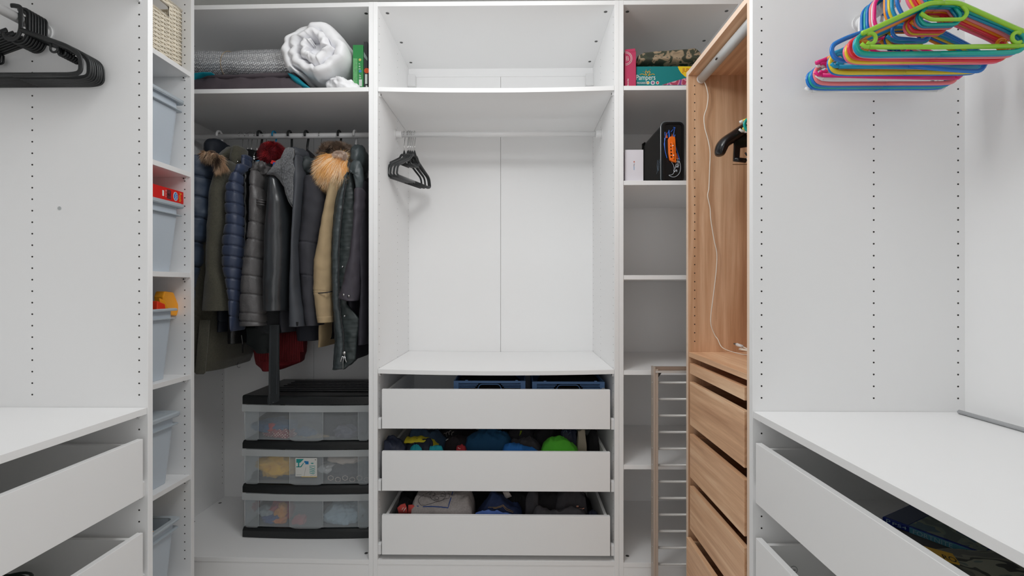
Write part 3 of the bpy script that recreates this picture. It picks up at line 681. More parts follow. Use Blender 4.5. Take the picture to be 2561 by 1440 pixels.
# 8 softshell
t = coat('softshell_jacket', 'plain charcoal softshell jacket with a narrow sleeve', 748, 'jacket', zb=1.0)
t.part('body', soft([(388, 745, 778), (450, 742, 778), (640, 738, 768), (800, 732, 766), (822, 740, 764)], YR, .18, wr=.005, seed=22, btop=.05), CHAR2, smooth='auto')
t.part('sleeve', soft([(390, 750, 756), (413, 741, 760), (447, 739, 763), (477, 740, 760), (554, 738, 753), (605, 736, 749), (639, 735, 750), (718, 730, 752), (784, 729, 762), (815, 728, 763)], 2.03, .05, wr=.004, ws=9, seed=23), CHAR, smooth='auto')
t.part('hood', blob(P(754, 394, 2.12), (.036, .09, .036), e=2.2, wr=.007, ws=20, seed=24), CHAR, smooth='auto')
t.part('cuff_strap', M().box(P(723, 800, 1.985)-Vector((0, 0, .02)), P(727, 800, 1.989)).poly([P(727, 803, 1.983), P(745, 805, 1.983), P(744, 815, 1.983), P(730, 816, 1.983)], (0, .006, 0)), BLK, bevel=.001)
# 9 dark parka
t = coat('dark_parka', 'charcoal parka with a bunched hood and plain sleeve', 790, zb=.98)
t.part('body', soft([(392, 762, 800), (450, 760, 830), (560, 756, 815), (700, 758, 830), (800, 764, 842), (842, 767, 838)], YR+.03, .19, wr=.006, seed=25, btop=.05), mat('midnight_cloth', (24, 26, 36), .8, bump=.2, bscale=80), smooth='auto')
t.part('sleeve', soft([(440, 772, 800), (458, 762, 820), (506, 762, 818), (554, 760, 812), (613, 754, 800), (665, 756, 800), (731, 762, 800), (797, 770, 806), (812, 774, 806)], 2.07, .065, wr=.006, ws=11, seed=26, seams=(610, 690), pinch=.004), CHAR2, smooth='auto')
t.part('hood', blob(P(780, 420, 2.09), (.036, .07, .048), wr=.018, ws=22, seed=27), mat('grey_green_hood', (52, 58, 60), .65, bump=.15, bscale=80), smooth='auto')
t.part('collar', M().poly([P(767, 371, 2.14), P(786, 388, 2.12), P(790, 398, 2.12), P(768, 398, 2.14)], (0, .012, 0)), BLK, bevel=.003)
# 10 khaki coat with golden fur
t = coat('khaki_parka', 'khaki cotton parka with a thick golden fur hood', 815, zb=.95)
t.part('body', soft([(440, 835, 862), (560, 826, 850), (720, 826, 848), (838, 822, 846), (858, 824, 840)], YR, .16, wr=.005, seed=28, btop=.05), BEIGE, smooth='auto')
s_ = t.part('sleeve', soft([(440, 838, 858), (455, 830, 856), (482, 823, 850), (522, 815, 840), (560, 807, 836), (613, 796, 833), (652, 788, 832), (729, 788, 832), (766, 793, 833), (803, 799, 833)], 2.045, .055, wr=.0045, ws=11, seed=29, seams=(729, 733), pinch=.003), BEIGE, smooth='auto')
t.part('piping', M().tube(smooth_path([P(788, 733, 2.04), P(796, 733, 1.995), P(810, 732, 1.988), P(824, 730, 1.992), P(832, 728, 2.04)]), .0022, 6), NAVYD, parent=s_, smooth='auto')
t.part('cuff', soft([(784, 795, 833), (787, 796, 834), (805, 799, 834)], 2.044, .058, wr=.003, seed=30), BEIGE, smooth='auto')
c = P(842, 414, 2.05)
m = blob(c, (.054, .045, .046), wr=.004, seed=31, n=24); m.m = [2]*len(m.m)
fur(m, on_ellipsoid(c, (.054, .045, .046), zmin=-.95), (-.42, -.25, -.80), .058, 9500, w=.0007, clump=34, nw=.5)
t.part('fur_trim', m, GOLD, label='long golden and cream fur')
c = P(850, 389, 2.02)
m = blob(c, (.026, .022, .015), wr=.006, ws=40, seed=32, n=20)
fur(m, on_ellipsoid(c, (.026, .022, .015)), (0, -.1, .1), .009, 2200, w=.0006, nm=1)
t.part('hood_lining', m, [mat('pale_pink_fleece', (205, 186, 172), .9)], label='pale fleece inside of the hood')
# 11 brown fur hooded coat
t = coat('fur_hooded_coat', 'black coat with a shaggy grey brown fur hood behind the golden one', 845, zb=1.0)
t.part('body', soft([(392, 826, 868), (450, 822, 870), (700, 820, 866), (840, 822, 866)], YR+.06, .16, wr=.005, seed=33, btop=.05), BLK, smooth='auto')
c = P(842, 384, 2.13)
m = blob(c, (.072, .05, .036), wr=.004, seed=34, n=24); m.m = [2]*len(m.m)
fur(m, on_ellipsoid(c, (.072, .05, .036), zmin=-.6), (.1, -.05, .05), .036, 6000, w=.0006, clump=30, nw=.5)
t.part('fur_trim', m, BRN)
# 12 grey green parka
t = coat('zipped_parka', 'open grey green parka with a heavy zip hanging at the right', 865, zb=.93)
t.part('body', soft([(372, 888, 914), (400, 880, 918), (450, 862, 910), (506, 850, 900), (554, 842, 894), (665, 838, 890), (745, 840, 892), (784, 842, 902), (850, 848, 892), (900, 846, 888), (915, 846, 872)], 2.12, .11, wr=.006, seed=35, btop=.05, seams=(782, 850), pinch=.006), GREEN, smooth='auto')
fl_ = [(872, 431), (866, 460), (861, 490), (857, 522), (853, 560), (849, 613), (848, 692), (849, 745), (853, 797), (859, 837), (861, 879), (860, 915), (850, 920), (838, 924), (842, 900), (843, 877), (841, 837), (835, 784), (832, 745), (831, 665), (833, 563), (837, 554), (843, 506), (854, 467), (860, 440)]
def strip(left, right, Y, th=.012, wr=.003, sd=0):
    m = M(); rings = []
    y0, y1 = left[0][0], left[-1][0]; N = int((y1-y0)/4)
    for i in range(N+1):
        py = y0+(y1-y0)*i/N; L = interp(left, py)[0]; R = interp(right, py)[0]; A = P(L, py, Y); B = P(R, py, Y); n = 8; f = []; b = []
        for k in range(n+1):
            u = k/n; p = A.lerp(B, u); w = wr*(nz(p, 45, sd)+math.sin(py*.55+u*2)*.35); f.append(p+Vector((0, -math.sin(PI*u)*.006+w, 0))); b.append(p+Vector((0, th, 0)))
        rings.append(f+list(reversed(b)))
    return m.loft(rings)
left = [(431, 868), (440, 860), (467, 854), (506, 843), (554, 837), (563, 833), (665, 831), (745, 832), (784, 835), (837, 841), (877, 843), (923, 837)]
zipl = [(431, 872), (456, 866), (490, 860), (522, 857), (554, 853), (613, 848), (692, 847), (745, 848), (797, 853), (837, 859), (879, 860), (923, 858)]
t.part('front_placket', strip(left, zipl, 2.0, .012, .004, 3), GREEN, smooth='auto')
t.part('front_lining', strip(zipl, [(431, 880), (480, 884), (560, 888), (640, 885), (700, 872), (760, 866), (800, 900), (850, 892), (900, 888), (923, 862)], 2.004, .01, .006, 6), mat('dark_green_lining', (44, 52, 52), .5, bump=.15, bscale=60), smooth='auto')
m = M()
py = 448.0
while py < 880:
    x = interp(zipl, py)[0]; p = P(x, py, 1.992); m.box(p-Vector((.0022, .0015, .0012)), p+Vector((.0022, .0015, .0012))); py += 2.7
z_ = t.part('zip_teeth', m, mat('pewter', (120, 120, 120), .35, .8), kind='stuff')
m = M().tube([P(x, y, 1.993) for x, y in ((866, 452), (860, 490), (857, 522), (853, 560), (848, 613), (847, 692), (848, 745), (853, 797), (859, 837), (860, 879))], .0042, 6, flatten=.4)
t.part('zip_tape', m, BLK, parent=z_)
m = M().box(P(857, 886, 1.99), P(864, 879, 1.984)).tube([P(857, 890, 1.987), P(853, 900, 1.987), P(852, 905, 1.986)], .0028, 6).tube([P(862, 888, 1.985), P(864, 900, 1.984), P(867, 906, 1.984)], .0025, 6).tube([P(860, 890, 1.984), P(858, 905, 1.983), P(858, 922, 1.983)], .0016, 6)
t.part('zip_slider', m, CHROME, parent=z_, smooth='auto')
for x, y in ((857, 667), (862, 790)): t.part('snap', M().cyl(P(x, y, 1.990), P(x, y, 1.986), .0042, 12), CHROME, smooth='auto')
t.part('collar', blob(P(901, 400, 2.09), (.032, .08, .062), wr=.010, ws=18, seed=36), GREEN, smooth='auto')
t.part('collar_flap', stitched([(876, 408), (886, 400), (900, 402), (906, 420), (909, 450), (904, 480), (897, 498), (892, 480), (888, 450), (886, 425), (880, 424), (874, 432), (873, 418)], 1.985, .014, .012, wr=.008, seed=9), GREEN, smooth='auto')
s_ = t.part('sleeve', soft([(470, 892, 912), (520, 888, 910), (560, 886, 906), (640, 876, 903), (700, 862, 901), (735, 852, 898), (746, 850, 897), (752, 868, 895)], 1.998, .045, wr=.007, ws=12, seed=37), mat('plum_grey_cotton', (62, 58, 66), .7, var=.1, vscale=12, bump=.4, bscale=24), smooth='auto')
for x, y in ((859, 737), (872, 740)):
    p = P(x, y, 1.955); t.part('cuff_snap', M().cyl(p, p-Vector((0, .003, 0)), .0045, 14).cyl(p-Vector((0, .003, 0)), p-Vector((0, .0045, 0)), .002, 8, 1), [CHROME, DARK], parent=s_, smooth='auto')
# 13 black coat
t = coat('black_coat', 'black coat pressed against the right side panel', 915, zb=1.0)
t.part('body', soft([(440, 908, 919), (500, 898, 919), (620, 893, 919), (760, 888, 918), (850, 886, 918), (888, 880, 918)], 2.17, .15, wr=.007, seed=38, btop=.06), mat('black_plum_cloth', (34, 32, 40), .75, bump=.2, bscale=60), smooth='auto')
t.part('sleeve', soft([(452, 910, 919), (500, 904, 919), (560, 896, 919), (640, 899, 919), (700, 906, 919), (860, 900, 918)], 2.03, .045, wr=.007, ws=12, seed=39), mat('black_plum_cloth', (34, 32, 40)), smooth='auto')

# ---------------------------------------------------------------- top shelf of the coat wardrobe
ZS = 2.0145
def foilmat():
    m = mat('silver_bubble_foil', (225, 227, 230), .25, .45); n = m.node_tree.nodes; L = m.node_tree.links; b = n['Principled BSDF']
    tc = n.new('ShaderNodeTexCoord'); mp = n.new('ShaderNodeMapping'); mp.inputs['Scale'].default_value = (125, 125, 125); mp.inputs['Rotation'].default_value = (0, .35, 0)
    v = n.new('ShaderNodeTexVoronoi'); v.inputs['Randomness'].default_value = .25; v.inputs['Scale'].default_value = 1
    bp = n.new('ShaderNodeBump'); bp.inputs['Strength'].default_value = .6; bp.inputs['Distance'].default_value = .006; bp.invert = True
    r = n.new('ShaderNodeValToRGB'); r.color_ramp.elements[0].position = .15; r.color_ramp.elements[1].position = .6
    r.color_ramp.elements[0].color = rgb((252, 253, 255)); r.color_ramp.elements[1].color = rgb((176, 178, 182))
    L.new(tc.outputs['Object'], mp.inputs[0]); L.new(mp.outputs[0], v.inputs[0]); L.new(v.outputs['Distance'], bp.inputs['Height']); L.new(bp.outputs[0], b.inputs['Normal'])
    L.new(v.outputs['Distance'], r.inputs[0]); L.new(r.outputs[0], b.inputs['Base Color'])
    return m
FOIL = foilmat()
m = M(); rings = []; ZR = ZS+.142
xa = P(450, 160, 2.08).x; xb = P(752, 160, 2.08).x
for i in range(61):
    x = xa+(xb-xa)*i/60; px = 450+302*i/60
    rz_ = .062-.007*math.exp(-((px-590)/22)**2)+.003*math.sin(px*.02)-(.004 if px < 560 else 0)*0
    r_ = .062*(.6+.4*(min(1, (60-i)/1.5+.4))) if i > 58 else .085
    rings.append([Vector((x, 2.075+r_*.86*math.cos(a)+.002*nz((x, a, 0), 9), ZR+rz_*math.sin(a)+.0015*nz((x*3, a*2, 1), 5))) for a in [k*2*PI/40 for k in range(40)]])
m.loft(rings)
t = Thing('foil_roll', 'roll of silver bubble foil lying across the top left shelf', 'insulation roll', (-1.1, 2.14, ZS+.02))
t.part('roll', m, FOIL, smooth='auto')
x = P(573, 160, 2.06).x
t.part('elastic_band', M().tube([(x+.012*math.sin(a)*1, 2.075+.074*math.cos(a), ZR+.057*math.sin(a)) for a in [k*2*PI/30 for k in range(30)]], .0012, 6, closed=True), mat('tan_elastic', (160, 140, 110), .6), smooth='auto')
PLUM = mat('plum_grey_quilt', (76, 68, 74), .6, var=.1, vscale=8, bump=.25, bscale=35); TEAL = mat('teal_satin', (0, 128, 146), .45, bump=.15, bscale=40)
def heap(m, prof, Yc, dep, floor, wr=.006, ws=16, seed=0, e=3.0, mi=0, nx=60, ny=30, tilt=0):
    rings = []; x0, x1 = prof[0][0], prof[-1][0]
    for i in range(nx+1):
        px = x0+(x1-x0)*i/nx; py = interp(prof, px)[0]; Tp = P(px, py, Yc); u = 2*i/nx-1; ex = (1-abs(u)**(e*5))**(1/e) if abs(u) < 1 else 0
        ring = []
        for k in range(ny+1):
            v = 2*k/ny-1; ev = (1-abs(v)**e)**(1/e); y = Yc+v*dep/2
            hgt = (Tp.z-floor)*max(.02, ev)*max(.04, ex)
            z = floor+hgt+(wr*(nz((Tp.x, y, 0), ws, seed)+.6*nz((Tp.x*1.2, y*.5, 1), ws*2.3, seed)) if ev > .25 and ex > .25 else 0)*min(1, hgt/.03)
            if ev > .2 and ex > .2:
                fo = (1-abs(nz((Tp.x*1.3+y*.5, y*2.6, .3), 10, seed+2))*2.2); z += .009*max(0, fo)**2*min(1, hgt/.04)-.003
                fo = (1-abs(nz((Tp.x*2.5-y, y*1.2, .7), 16, seed+6))*2.4); z += .005*max(0, fo)**2*min(1, hgt/.04)
            ring.append(Vector((Tp.x+(y-Yc)*tilt+.004*nz((Tp.x, y, z), 25, seed+1), y+.005*nz((Tp.x, y, z), 22, seed+4), max(floor+.0005, z))))
        ring += [Vector((Tp.x+dep/2*tilt, Yc+dep/2, floor)), Vector((Tp.x-dep/2*tilt, Yc-dep/2, floor))]
        rings.append(ring)
    m.loft(rings, mi); return m
m = heap(M(), [(455, 206), (500, 203), (540, 207), (600, 203), (660, 201), (700, 202), (740, 207), (778, 218)], 2.05, .15, ZS, wr=.005, seed=3)
t = Thing('sleeping_bag', 'folded plum grey sleeping bag with teal edges under the foil roll', 'sleeping bag', (-1.15, 2.08, ZS))
t.part('lower_fold', m, PLUM, smooth='auto')
rings = []
for i in range(50):
    px = 455+(755-455)*i/49; k = i/49; p = P(px, 0, 2.05)
    zc = P(px, 196, 2.02).z+.004*math.sin(px*.016+2); a_ = .019+.003*math.sin(px*.03)
    rings.append([Vector((p.x, 2.06+.075*math.cos(a)+.003*nz((p.x*2, a, 3), 6), zc+a_*math.sin(a)+.003*nz((p.x*4, a*2, 0), 6))) for a in [q*2*PI/24 for q in range(24)]])
t.part('upper_fold', M().loft(rings), PLUM, smooth='auto')
t.part('teal_edge', M().loft([[Vector((P(px, 0, 2.0).x, 1.985+.02*math.cos(a), z+w*math.sin(a))) for a in [q*2*PI/14 for q in range(14)]] for px, z, w in ((480, ZS+.03, .02), (486, ZS+.044, .016), (498, ZS+.062, .010), (520, ZS+.068, .006), (541, ZS+.069, .001))]), TEAL, smooth='auto')
t.part('teal_edge', M().loft([[Vector((P(px, 0, 2.0).x, 1.99+.02*math.cos(a), z+w*math.sin(a))) for a in [q*2*PI/14 for q in range(14)]] for px, z, w in ((728, ZS+.066, .004), (736, ZS+.056, .014), (750, ZS+.038, .016), (765, ZS+.02, .011), (782, ZS+.006, .003))]), TEAL, smooth='auto')
# duvet
DUV = mat('white_cotton', (236, 236, 238), .85, bump=.12, bscale=60)
c = P(812, 158, 2.07)
t = Thing('duvet', 'rolled white duvet on the top left shelf', 'duvet', (c.x, c.y, ZS))
def clampz(m, z0):
    for p in m.v:
        if p.z < z0: p.z = z0
    return m
rings = []; N = 260; turns = 2.35
for i in range(N+1):
    k = i/N; ph = -2.2-k*turns*2*PI; rad = .010+(1-k)**.85*.082
    dirv = Vector((math.cos(ph)*1.16, 0, math.sin(ph)*1.02)); hw = .0245*(1-.35*k)*(1 if 4 < i < N-4 else .35); ring = []
    for q in range(28):
        a = q*2*PI/28; yo = .175*math.copysign(abs(math.cos(a))**.35, math.cos(a)); ro = hw*math.copysign(abs(math.sin(a))**.8, math.sin(a))
        p = c+dirv*(rad+.012+ro); yy_ = 2.12+yo-(.035*k if math.cos(a) < 0 else 0)
        w = Vector((nz((p.x, yy_*.5, p.z), 13, 3), nz((p.x, yy_, p.z), 17, 4)*(1.6 if math.cos(a) < 0 else .5), nz((p.x, yy_*.5, p.z), 13, 5)))*.013
        w += Vector((1, 1, 1))*.006*(1-abs(nz((ph*.55, yy_*1.2, rad*6), 3.2, 6))*2)*(1 if math.cos(a) < .3 else .4)
        ring.append(Vector((p.x, yy_, p.z))+w+dirv.normalized()*.006*math.sin(ph*5+yy_*20+3*nz((ph, 0, 0), 2)))
    rings.append(ring)
t.part('roll', clampz(M().loft(rings), ZS+.0005), DUV, smooth='auto')
t.part('core', blob((c.x, 2.14, c.z), (.088, .17, .078), wr=.004, seed=5), DUV, smooth='auto')
c2 = P(866, 200, 2.03); c2.z = ZS+.022
t.part('loose_end', clampz(blob(c2, (.066, .07, .030), wr=.013, ws=22, seed=43, n=90, rot=.15, fn=lambda p: .007*(1-abs(nz(p, 26, 8))*2.5)), ZS+.0005), DUV, smooth='auto')
# green box & dark box
def pxbox(m, x0, x1, y0, y1, Y, dep, floor=None, mi=0):
    a = P(x0, y1, Y); b = P(x1, y0, Y)
    z0 = floor if floor is not None else a.z
    m.box((a.x, Y, z0), (b.x, Y+dep, b.z), mi); return (a.x, b.x, z0, b.z)
GRN = mat('green_card', (40, 130, 66), .5); GRN2 = mat('pale_green_print', (92, 158, 100), .55, var=.2, vscale=90)
t = Thing('green_box', 'slim green box standing upright beside the duvet', 'box', (-.66, 2.1, ZS))
m = M(); x0, x1, z0, z1 = pxbox(m, 882.5, 908, 112, 214, 2.0, .18, ZS); t.part('box', m, GRN, bevel=.001)
yy = 1.9993; w = x1-x0; h = z1-z0
m = M().box((x0+.001, yy, z0+.16*h), (x0+.45*w, 2.0, z1-.29*h)); t.part('print_panel', m, GRN2)
m = M().cyl((x0+.7*w, yy, z0+.68*h), (x0+.7*w, 2.0, z0+.68*h), .0055, 16); t.part('seal', m, mat('gold_print', (190, 180, 100), .5))
m = M()
for k, s_ in enumerate(('K', 'e', 'n')): text_mesh(m, s_, (x0+.6*w, yy-.0003, z0+(.58-.055*k)*h), (.006, 0, 0), (0, 0, .005), (0, 0, 0))
text_mesh(m, 'Zw', (x0+.6*w, yy-.0003, z0+.33*h), (.009, 0, 0), (0, 0, .006), (0, 0, 0)); text_mesh(m, '450', (x0+.6*w, yy-.0003, z0+.28*h), (.009, 0, 0), (0, 0, .006), (0, 0, 0))
t.part('lettering', m, mat('white_print', (225, 230, 225), .6))
t.part('blue_mark', M().box((x0+.6*w, yy, z0+.41*h), (x0+.85*w, 2.0, z0+.46*h)), mat('blue_print', (60, 130, 170), .6))
t.part('barcode_label', M().box((x0+.6*w, yy, z0+.115*h), (x0+.9*w, 2.0, z0+.26*h)), mat('grey_print', (190, 195, 190), .6))
t.part('emblem', M().tube([(x0+.75*w+.004*math.cos(a), yy, z0+.045*h+.004*math.sin(a)) for a in [k*PI/6 for k in range(12)]], .0009, 5, closed=True), MATS['white_print'])
t = Thing('dark_box', 'dark grey box with an orange print beside the green box', 'box', (-.62, 2.1, ZS))
m = M(); x0, x1, z0, z1 = pxbox(m, 909.5, 919, 104, 214, 2.01, .15, ZS); t.part('box', m, mat('dark_card', (56, 56, 60), .5), bevel=.001)
t.part('orange_print', M().cyl((x1-.003, 2.0092, z0+.43*(z1-z0)), (x1-.003, 2.01, z0+.43*(z1-z0)), .011, 18), mat('orange_print', (225, 85, 30), .5))
t.part('white_print', M().box((x1-.01, 2.0092, z0+.17*(z1-z0)), (x1, 2.01, z0+.36*(z1-z0))).box((x1-.007, 2.0092, z0+.06*(z1-z0)), (x1, 2.01, z0+.14*(z1-z0))), MATS['white_print'])
t.part('grey_print', M().poly([(x0+.001, 2.0092, z0+.8*(z1-z0)), (x1, 2.0092, z0+.68*(z1-z0)), (x1, 2.0092, z0+.62*(z1-z0)), (x0+.001, 2.0092, z0+.7*(z1-z0))], (0, .0008, 0)), mat('sage_print', (140, 155, 150), .5))

# ---------------------------------------------------------------- drawer tower
def plastic(name, col, tr, rough=.35):
    m = bpy.data.materials.new(name); m.use_nodes = True; n = m.node_tree.nodes; L = m.node_tree.links
    b = n['Principled BSDF']; b.inputs['Base Color'].default_value = rgb(col); b.inputs['Roughness'].default_value = rough
    r = n.new('ShaderNodeBsdfRefraction'); r.inputs['Roughness'].default_value = .12; r.inputs['IOR'].default_value = 1.08; r.inputs['Color'].default_value = (.93, .95, .96, 1)
    tp = n.new('ShaderNodeBsdfTransparent'); mx0 = n.new('ShaderNodeMixShader'); mx0.inputs[0].default_value = .4
    L.new(r.outputs[0], mx0.inputs[1]); L.new(tp.outputs[0], mx0.inputs[2])
    mx = n.new('ShaderNodeMixShader'); mx.inputs[0].default_value = tr
    L.new(b.outputs[0], mx.inputs[1]); L.new(mx0.outputs[0], mx.inputs[2]); L.new(mx.outputs[0], n['Material Output'].inputs[0]); MATS[name] = m; return m
CLR = plastic('frosted_clear_plastic', (212, 216, 218), .82); CLR2 = plastic('frosted_flange_plastic', (210, 213, 213), .55)
TB = mat('black_tower_plastic', (26, 28, 29), .32, bump=.15, bscale=120)
TX0, TX1, TY, TYB = P(607, 1300, 2.125).x, -.632, 2.125, 2.50
t = Thing('drawer_tower', 'black plastic tower of three translucent drawers under the coats', 'storage drawers', ((TX0+TX1)/2, 2.3, .0845))
def bow(x): u = 2*(x-TX0)/(TX1-TX0)-1; return .012*(1-u*u)
def slab(z0, z1, inset=0, fr=0, lip=.012, n=24):
    m = M(); rings = []
    for i in range(n+1):
        x = TX0+inset+(TX1-TX0-2*inset)*i/n; y = TY-bow(x)-fr
        rings.append([Vector((x, y, z0)), Vector((x, y, z1-lip)), Vector((x, y+lip, z1)), Vector((x, TYB, z1)), Vector((x, TYB, z0))])
    return m.loft(rings)
for nm, z0, z1 in (('base', .0845, .127), ('divider', .283, .320), ('divider', .479, .514), ('lid', .676, .716)):
    o = t.part(nm, slab(z0, z1, fr=.004, lip=.010 if nm != 'lid' else .006), TB, smooth=False, bevel=.003)
    if nm == 'lid': lid = o
for i in range(7):
    y = 2.20+.038*i
    t.part('ridge', M().box((TX0+.09, y, .716), (TX1-.015, y+.02, .721)), TB, parent=lid, bevel=.002)
for x in (TX0+.006, TX1-.018): 
    t.part('post', M().box((x, TYB-.05, .12), (x+.012, TYB-.02, .68)), TB)
tower_drawers = []
for k, (z0, z1) in enumerate(((.515, .675), (.321, .478), (.128, .282))):
    m = M(); N = 32; zf = z1-.030
    def sheet(x0, x1, y_off, za, zb, th, mi, n=N):
        rings = []
        for i in range(n+1):
            x = x0+(x1-x0)*i/n; y = TY-bow(x)+y_off; rings.append([Vector((x, y, za)), Vector((x, y, zb)), Vector((x, y+th, zb)), Vector((x, y+th, za))])
        m.loft(rings, mi)
    sheet(TX0+.012, TX1-.012, .004, z0+.004, z1-.002, .0015, 0)
    m.box((TX0+.012, TY+.004, z0+.004), (TX0+.0135, TYB-.03, z1-.004), 0).box((TX1-.0135, TY+.004, z0+.004), (TX1-.012, TYB-.03, z1-.004), 0)
    m.box((TX0+.014, TY+.002, z0+.004), (TX1-.014, TYB-.03, z0+.0055), 0)
    d = t.part('drawer', m, [CLR], smooth=False)
    m = M(); sheet(TX0+.0, TX1-.0, -.006, zf, z1-.001, .002, 0); t.part('drawer_rim', m, CLR2, parent=d)
    px_ = [(613, 649), (728, 811), (897, 925)]
    for a, b in px_:
        m = M(); xa = P(a, 1100, TY).x; xb = P(min(b, 922), 1100, TY).x; xb = min(xb, TX1-.012)
        rings = []
        for i in range(13):
            x = xa+(xb-xa)*i/12; y = TY-bow(x)-.002; c_ = .008*max(0, 1-min(i, 12-i)/1.5)
            rings.append([Vector((x, y, z0+.001+c_)), Vector((x, y, zf)), Vector((x, y+.002, zf)), Vector((x, y+.002, z0+.001+c_))])
        m.loft(rings)
        t.part('raised_panel', m, CLR, parent=d)
        for xe in (xa, xb):
            if xe < TX1-.02: t.part('panel_edge', M().tube([(xe, TY-bow(xe)-.003, z0+.008), (xe, TY-bow(xe)-.003, zf)], .0013, 6), CLR2, parent=d, smooth='auto')
    tower_drawers.append(d)
# sticker
o_ = P(739, 1191, TY-.016); a_ = P(793, 1145, TY-.016); w = a_.x-o_.x; h = a_.z-o_.z; ys = TY-.0165
def R2(m, x0, z0, x1, z1, lv=1, mi=0): m.box((o_.x+w*x0, ys-.0002*lv, o_.z+h*z0), (o_.x+w*x1, ys+.0004, o_.z+h*z1), mi); return m
def PL(m, pts, lv=1, mi=0): m.poly([(o_.x+w*a, ys-.0002*lv, o_.z+h*b) for a, b in pts], (0, .0003, 0), mi); return m
sk = t.part('sticker', R2(M(), 0, 0, 1, 1, 1), mat('sticker_paper', (205, 205, 200), .5), parent=tower_drawers[1])
m = PL(PL(PL(PL(M(), [(.04, .95), (.40, .95), (.22, .74), (.04, .74)], 2), [(.12, .74), (.18, .74), (.18, .52), (.12, .52)], 2), [(.04, .55), (.04, .5), (.25, .5), (.25, .54)], 2), [(.22, .52), (.38, .76), (.38, .7), (.27, .5)], 2)
PL(m, [(.65, .58), (.92, .58), (.92, .55), (.65, .55)], 2)
for k in range(4): PL(m, [(.65, .50-.1*k+.02), (.83, .42-.09*k+.02), (.92, .48-.09*k+.02), (.92, .45-.09*k+.02), (.83, .38-.09*k+.02), (.65, .47-.1*k+.02)], 2)
PL(m, [(.72, .74), (.84, .74), (.84, .70), (.78, .68), (.72, .70)], 2)
t.part('sticker_drawing', m, mat('teal_ink', (20, 140, 135), .5), parent=tower_drawers[1])
m = PL(M(), [(.42, .84), (.61, .82), (.61, .66), (.46, .66), (.46, .74), (.40, .76)], 2); t.part('sticker_tab', m, mat('blue_ink', (10, 110, 165), .5), parent=tower_drawers[1])
t.part('sticker_edge', R2(M(), .28, -.03, 1, .0, 1), mat('yellow_ink', (215, 180, 70), .5), parent=tower_drawers[1])
m = M(); text_mesh(m, 'Multi Tower', (o_.x+w*.7, ys-.0004, o_.z+h*.06), (w*.26, 0, 0), (0, 0, h*.045), (0, 0, 0)); R2(m, .05, .085, .28, .1, 2); PL(m, [(.40, .02), (.475, .5), (.485, .5), (.41, .02)], 2); PL(m, [(.9, .93), (.95, .93), (.95, .88), (.9, .88)], 2)
t.part('sticker_lettering', m, mat('grey_ink', (110, 110, 108), .5), parent=tower_drawers[1])
# contents of the tower drawers
CREASE = lambda sc, am: (lambda p: am*(1-abs(nz(p, sc, 12))*3))
def cont(name, label, cat, px, py, rx, ry, rz, col, k, seed, wr=.012, ws=24, Y=2.2, e=2.4, mt=None):
    c = P(px, py, Y); z0 = (.521, .327, .134)[k]; z1 = (.670, .473, .277)[k]
    m = blob(c, (rx, ry, rz), e=e, wr=wr, ws=ws, seed=seed, n=64, fn=CREASE(30+seed, min(.007, rz*.3)))
    for p in m.v: p.z = min(max(p.z, z0), z1); p.y = min(max(p.y, TY+.008), TYB-.04); p.x = min(max(p.x, TX0+.016), TX1-.016)
    solo(name, m, mt or mat('cloth_%d_%d_%d' % col, col, .85, bump=.25, bscale=60), label, cat, 'clothes in the drawer tower', smooth='auto')
cont('folded_garment', 'blue garment across the top tower drawer', 'clothing', 690, 1062, .11, .05, .022, (30, 90, 140), 0, 1, Y=2.19)
cont('folded_garment', 'blue sleeve end sloping down in the middle of the top tower drawer', 'clothing', 765, 1078, .055, .04, .018, (30, 90, 140), 0, 2, Y=2.18)
cont('folded_garment', 'plain bright red scrap in the top tower drawer', 'clothing', 684, 1070, .030, .025, .020, (205, 40, 38), 0, 3, Y=2.165, wr=.006)
def dots():
    m = mat('red_polka_cloth', (150, 25, 42), .8); n = m.node_tree.nodes; L = m.node_tree.links; b = n['Principled BSDF']
    tc = n.new('ShaderNodeTexCoord'); mp = n.new('ShaderNodeMapping'); mp.inputs['Scale'].default_value = (110, 110, 110); mp.inputs['Rotation'].default_value = (0, .7, 0)
    v = n.new('ShaderNodeTexVoronoi'); v.inputs['Randomness'].default_value = 0; v.inputs['Scale'].default_value = 1
    r = n.new('ShaderNodeValToRGB'); r.color_ramp.interpolation = 'CONSTANT'; r.color_ramp.elements[0].color = rgb((235, 205, 190)); r.color_ramp.elements[1].position = .33; r.color_ramp.elements[1].color = rgb((150, 25, 42))
    L.new(tc.outputs['Object'], mp.inputs[0]); L.new(mp.outputs[0], v.inputs[0]); L.new(v.outputs['Distance'], r.inputs[0]); L.new(r.outputs[0], b.inputs['Base Color']); return m
cont('folded_garment', 'red dotted cloth in the top tower drawer', 'clothing', 704, 1083, .075, .03, .024, (150, 25, 42), 0, 4, Y=2.168, mt=dots())
cont('folded_garment', 'dark grey garment filling the right of the top tower drawer', 'clothing', 835, 1062, .16, .09, .062, (40, 44, 54), 0, 5, Y=2.26, e=4)
cont('folded_garment', 'grey violet cloth at the right of the top tower drawer', 'clothing', 872, 1076, .055, .05, .030, (92, 94, 112), 0, 6, Y=2.19)
cont('folded_garment', 'sandy patterned cloth at the bottom of the top tower drawer', 'clothing', 786, 1091, .07, .03, .012, (176, 152, 120), 0, 7, Y=2.17, wr=.008)
cont('folded_garment', 'dark brown garment under the lid of the top tower drawer', 'clothing', 715, 1062, .14, .10, .06, (58, 54, 48), 0, 8, Y=2.31, e=4)
cont('folded_garment', 'crumpled yellow garment in the middle tower drawer', 'clothing', 696, 1163, .085, .035, .040, (245, 190, 20), 1, 9, Y=2.175, wr=.02)
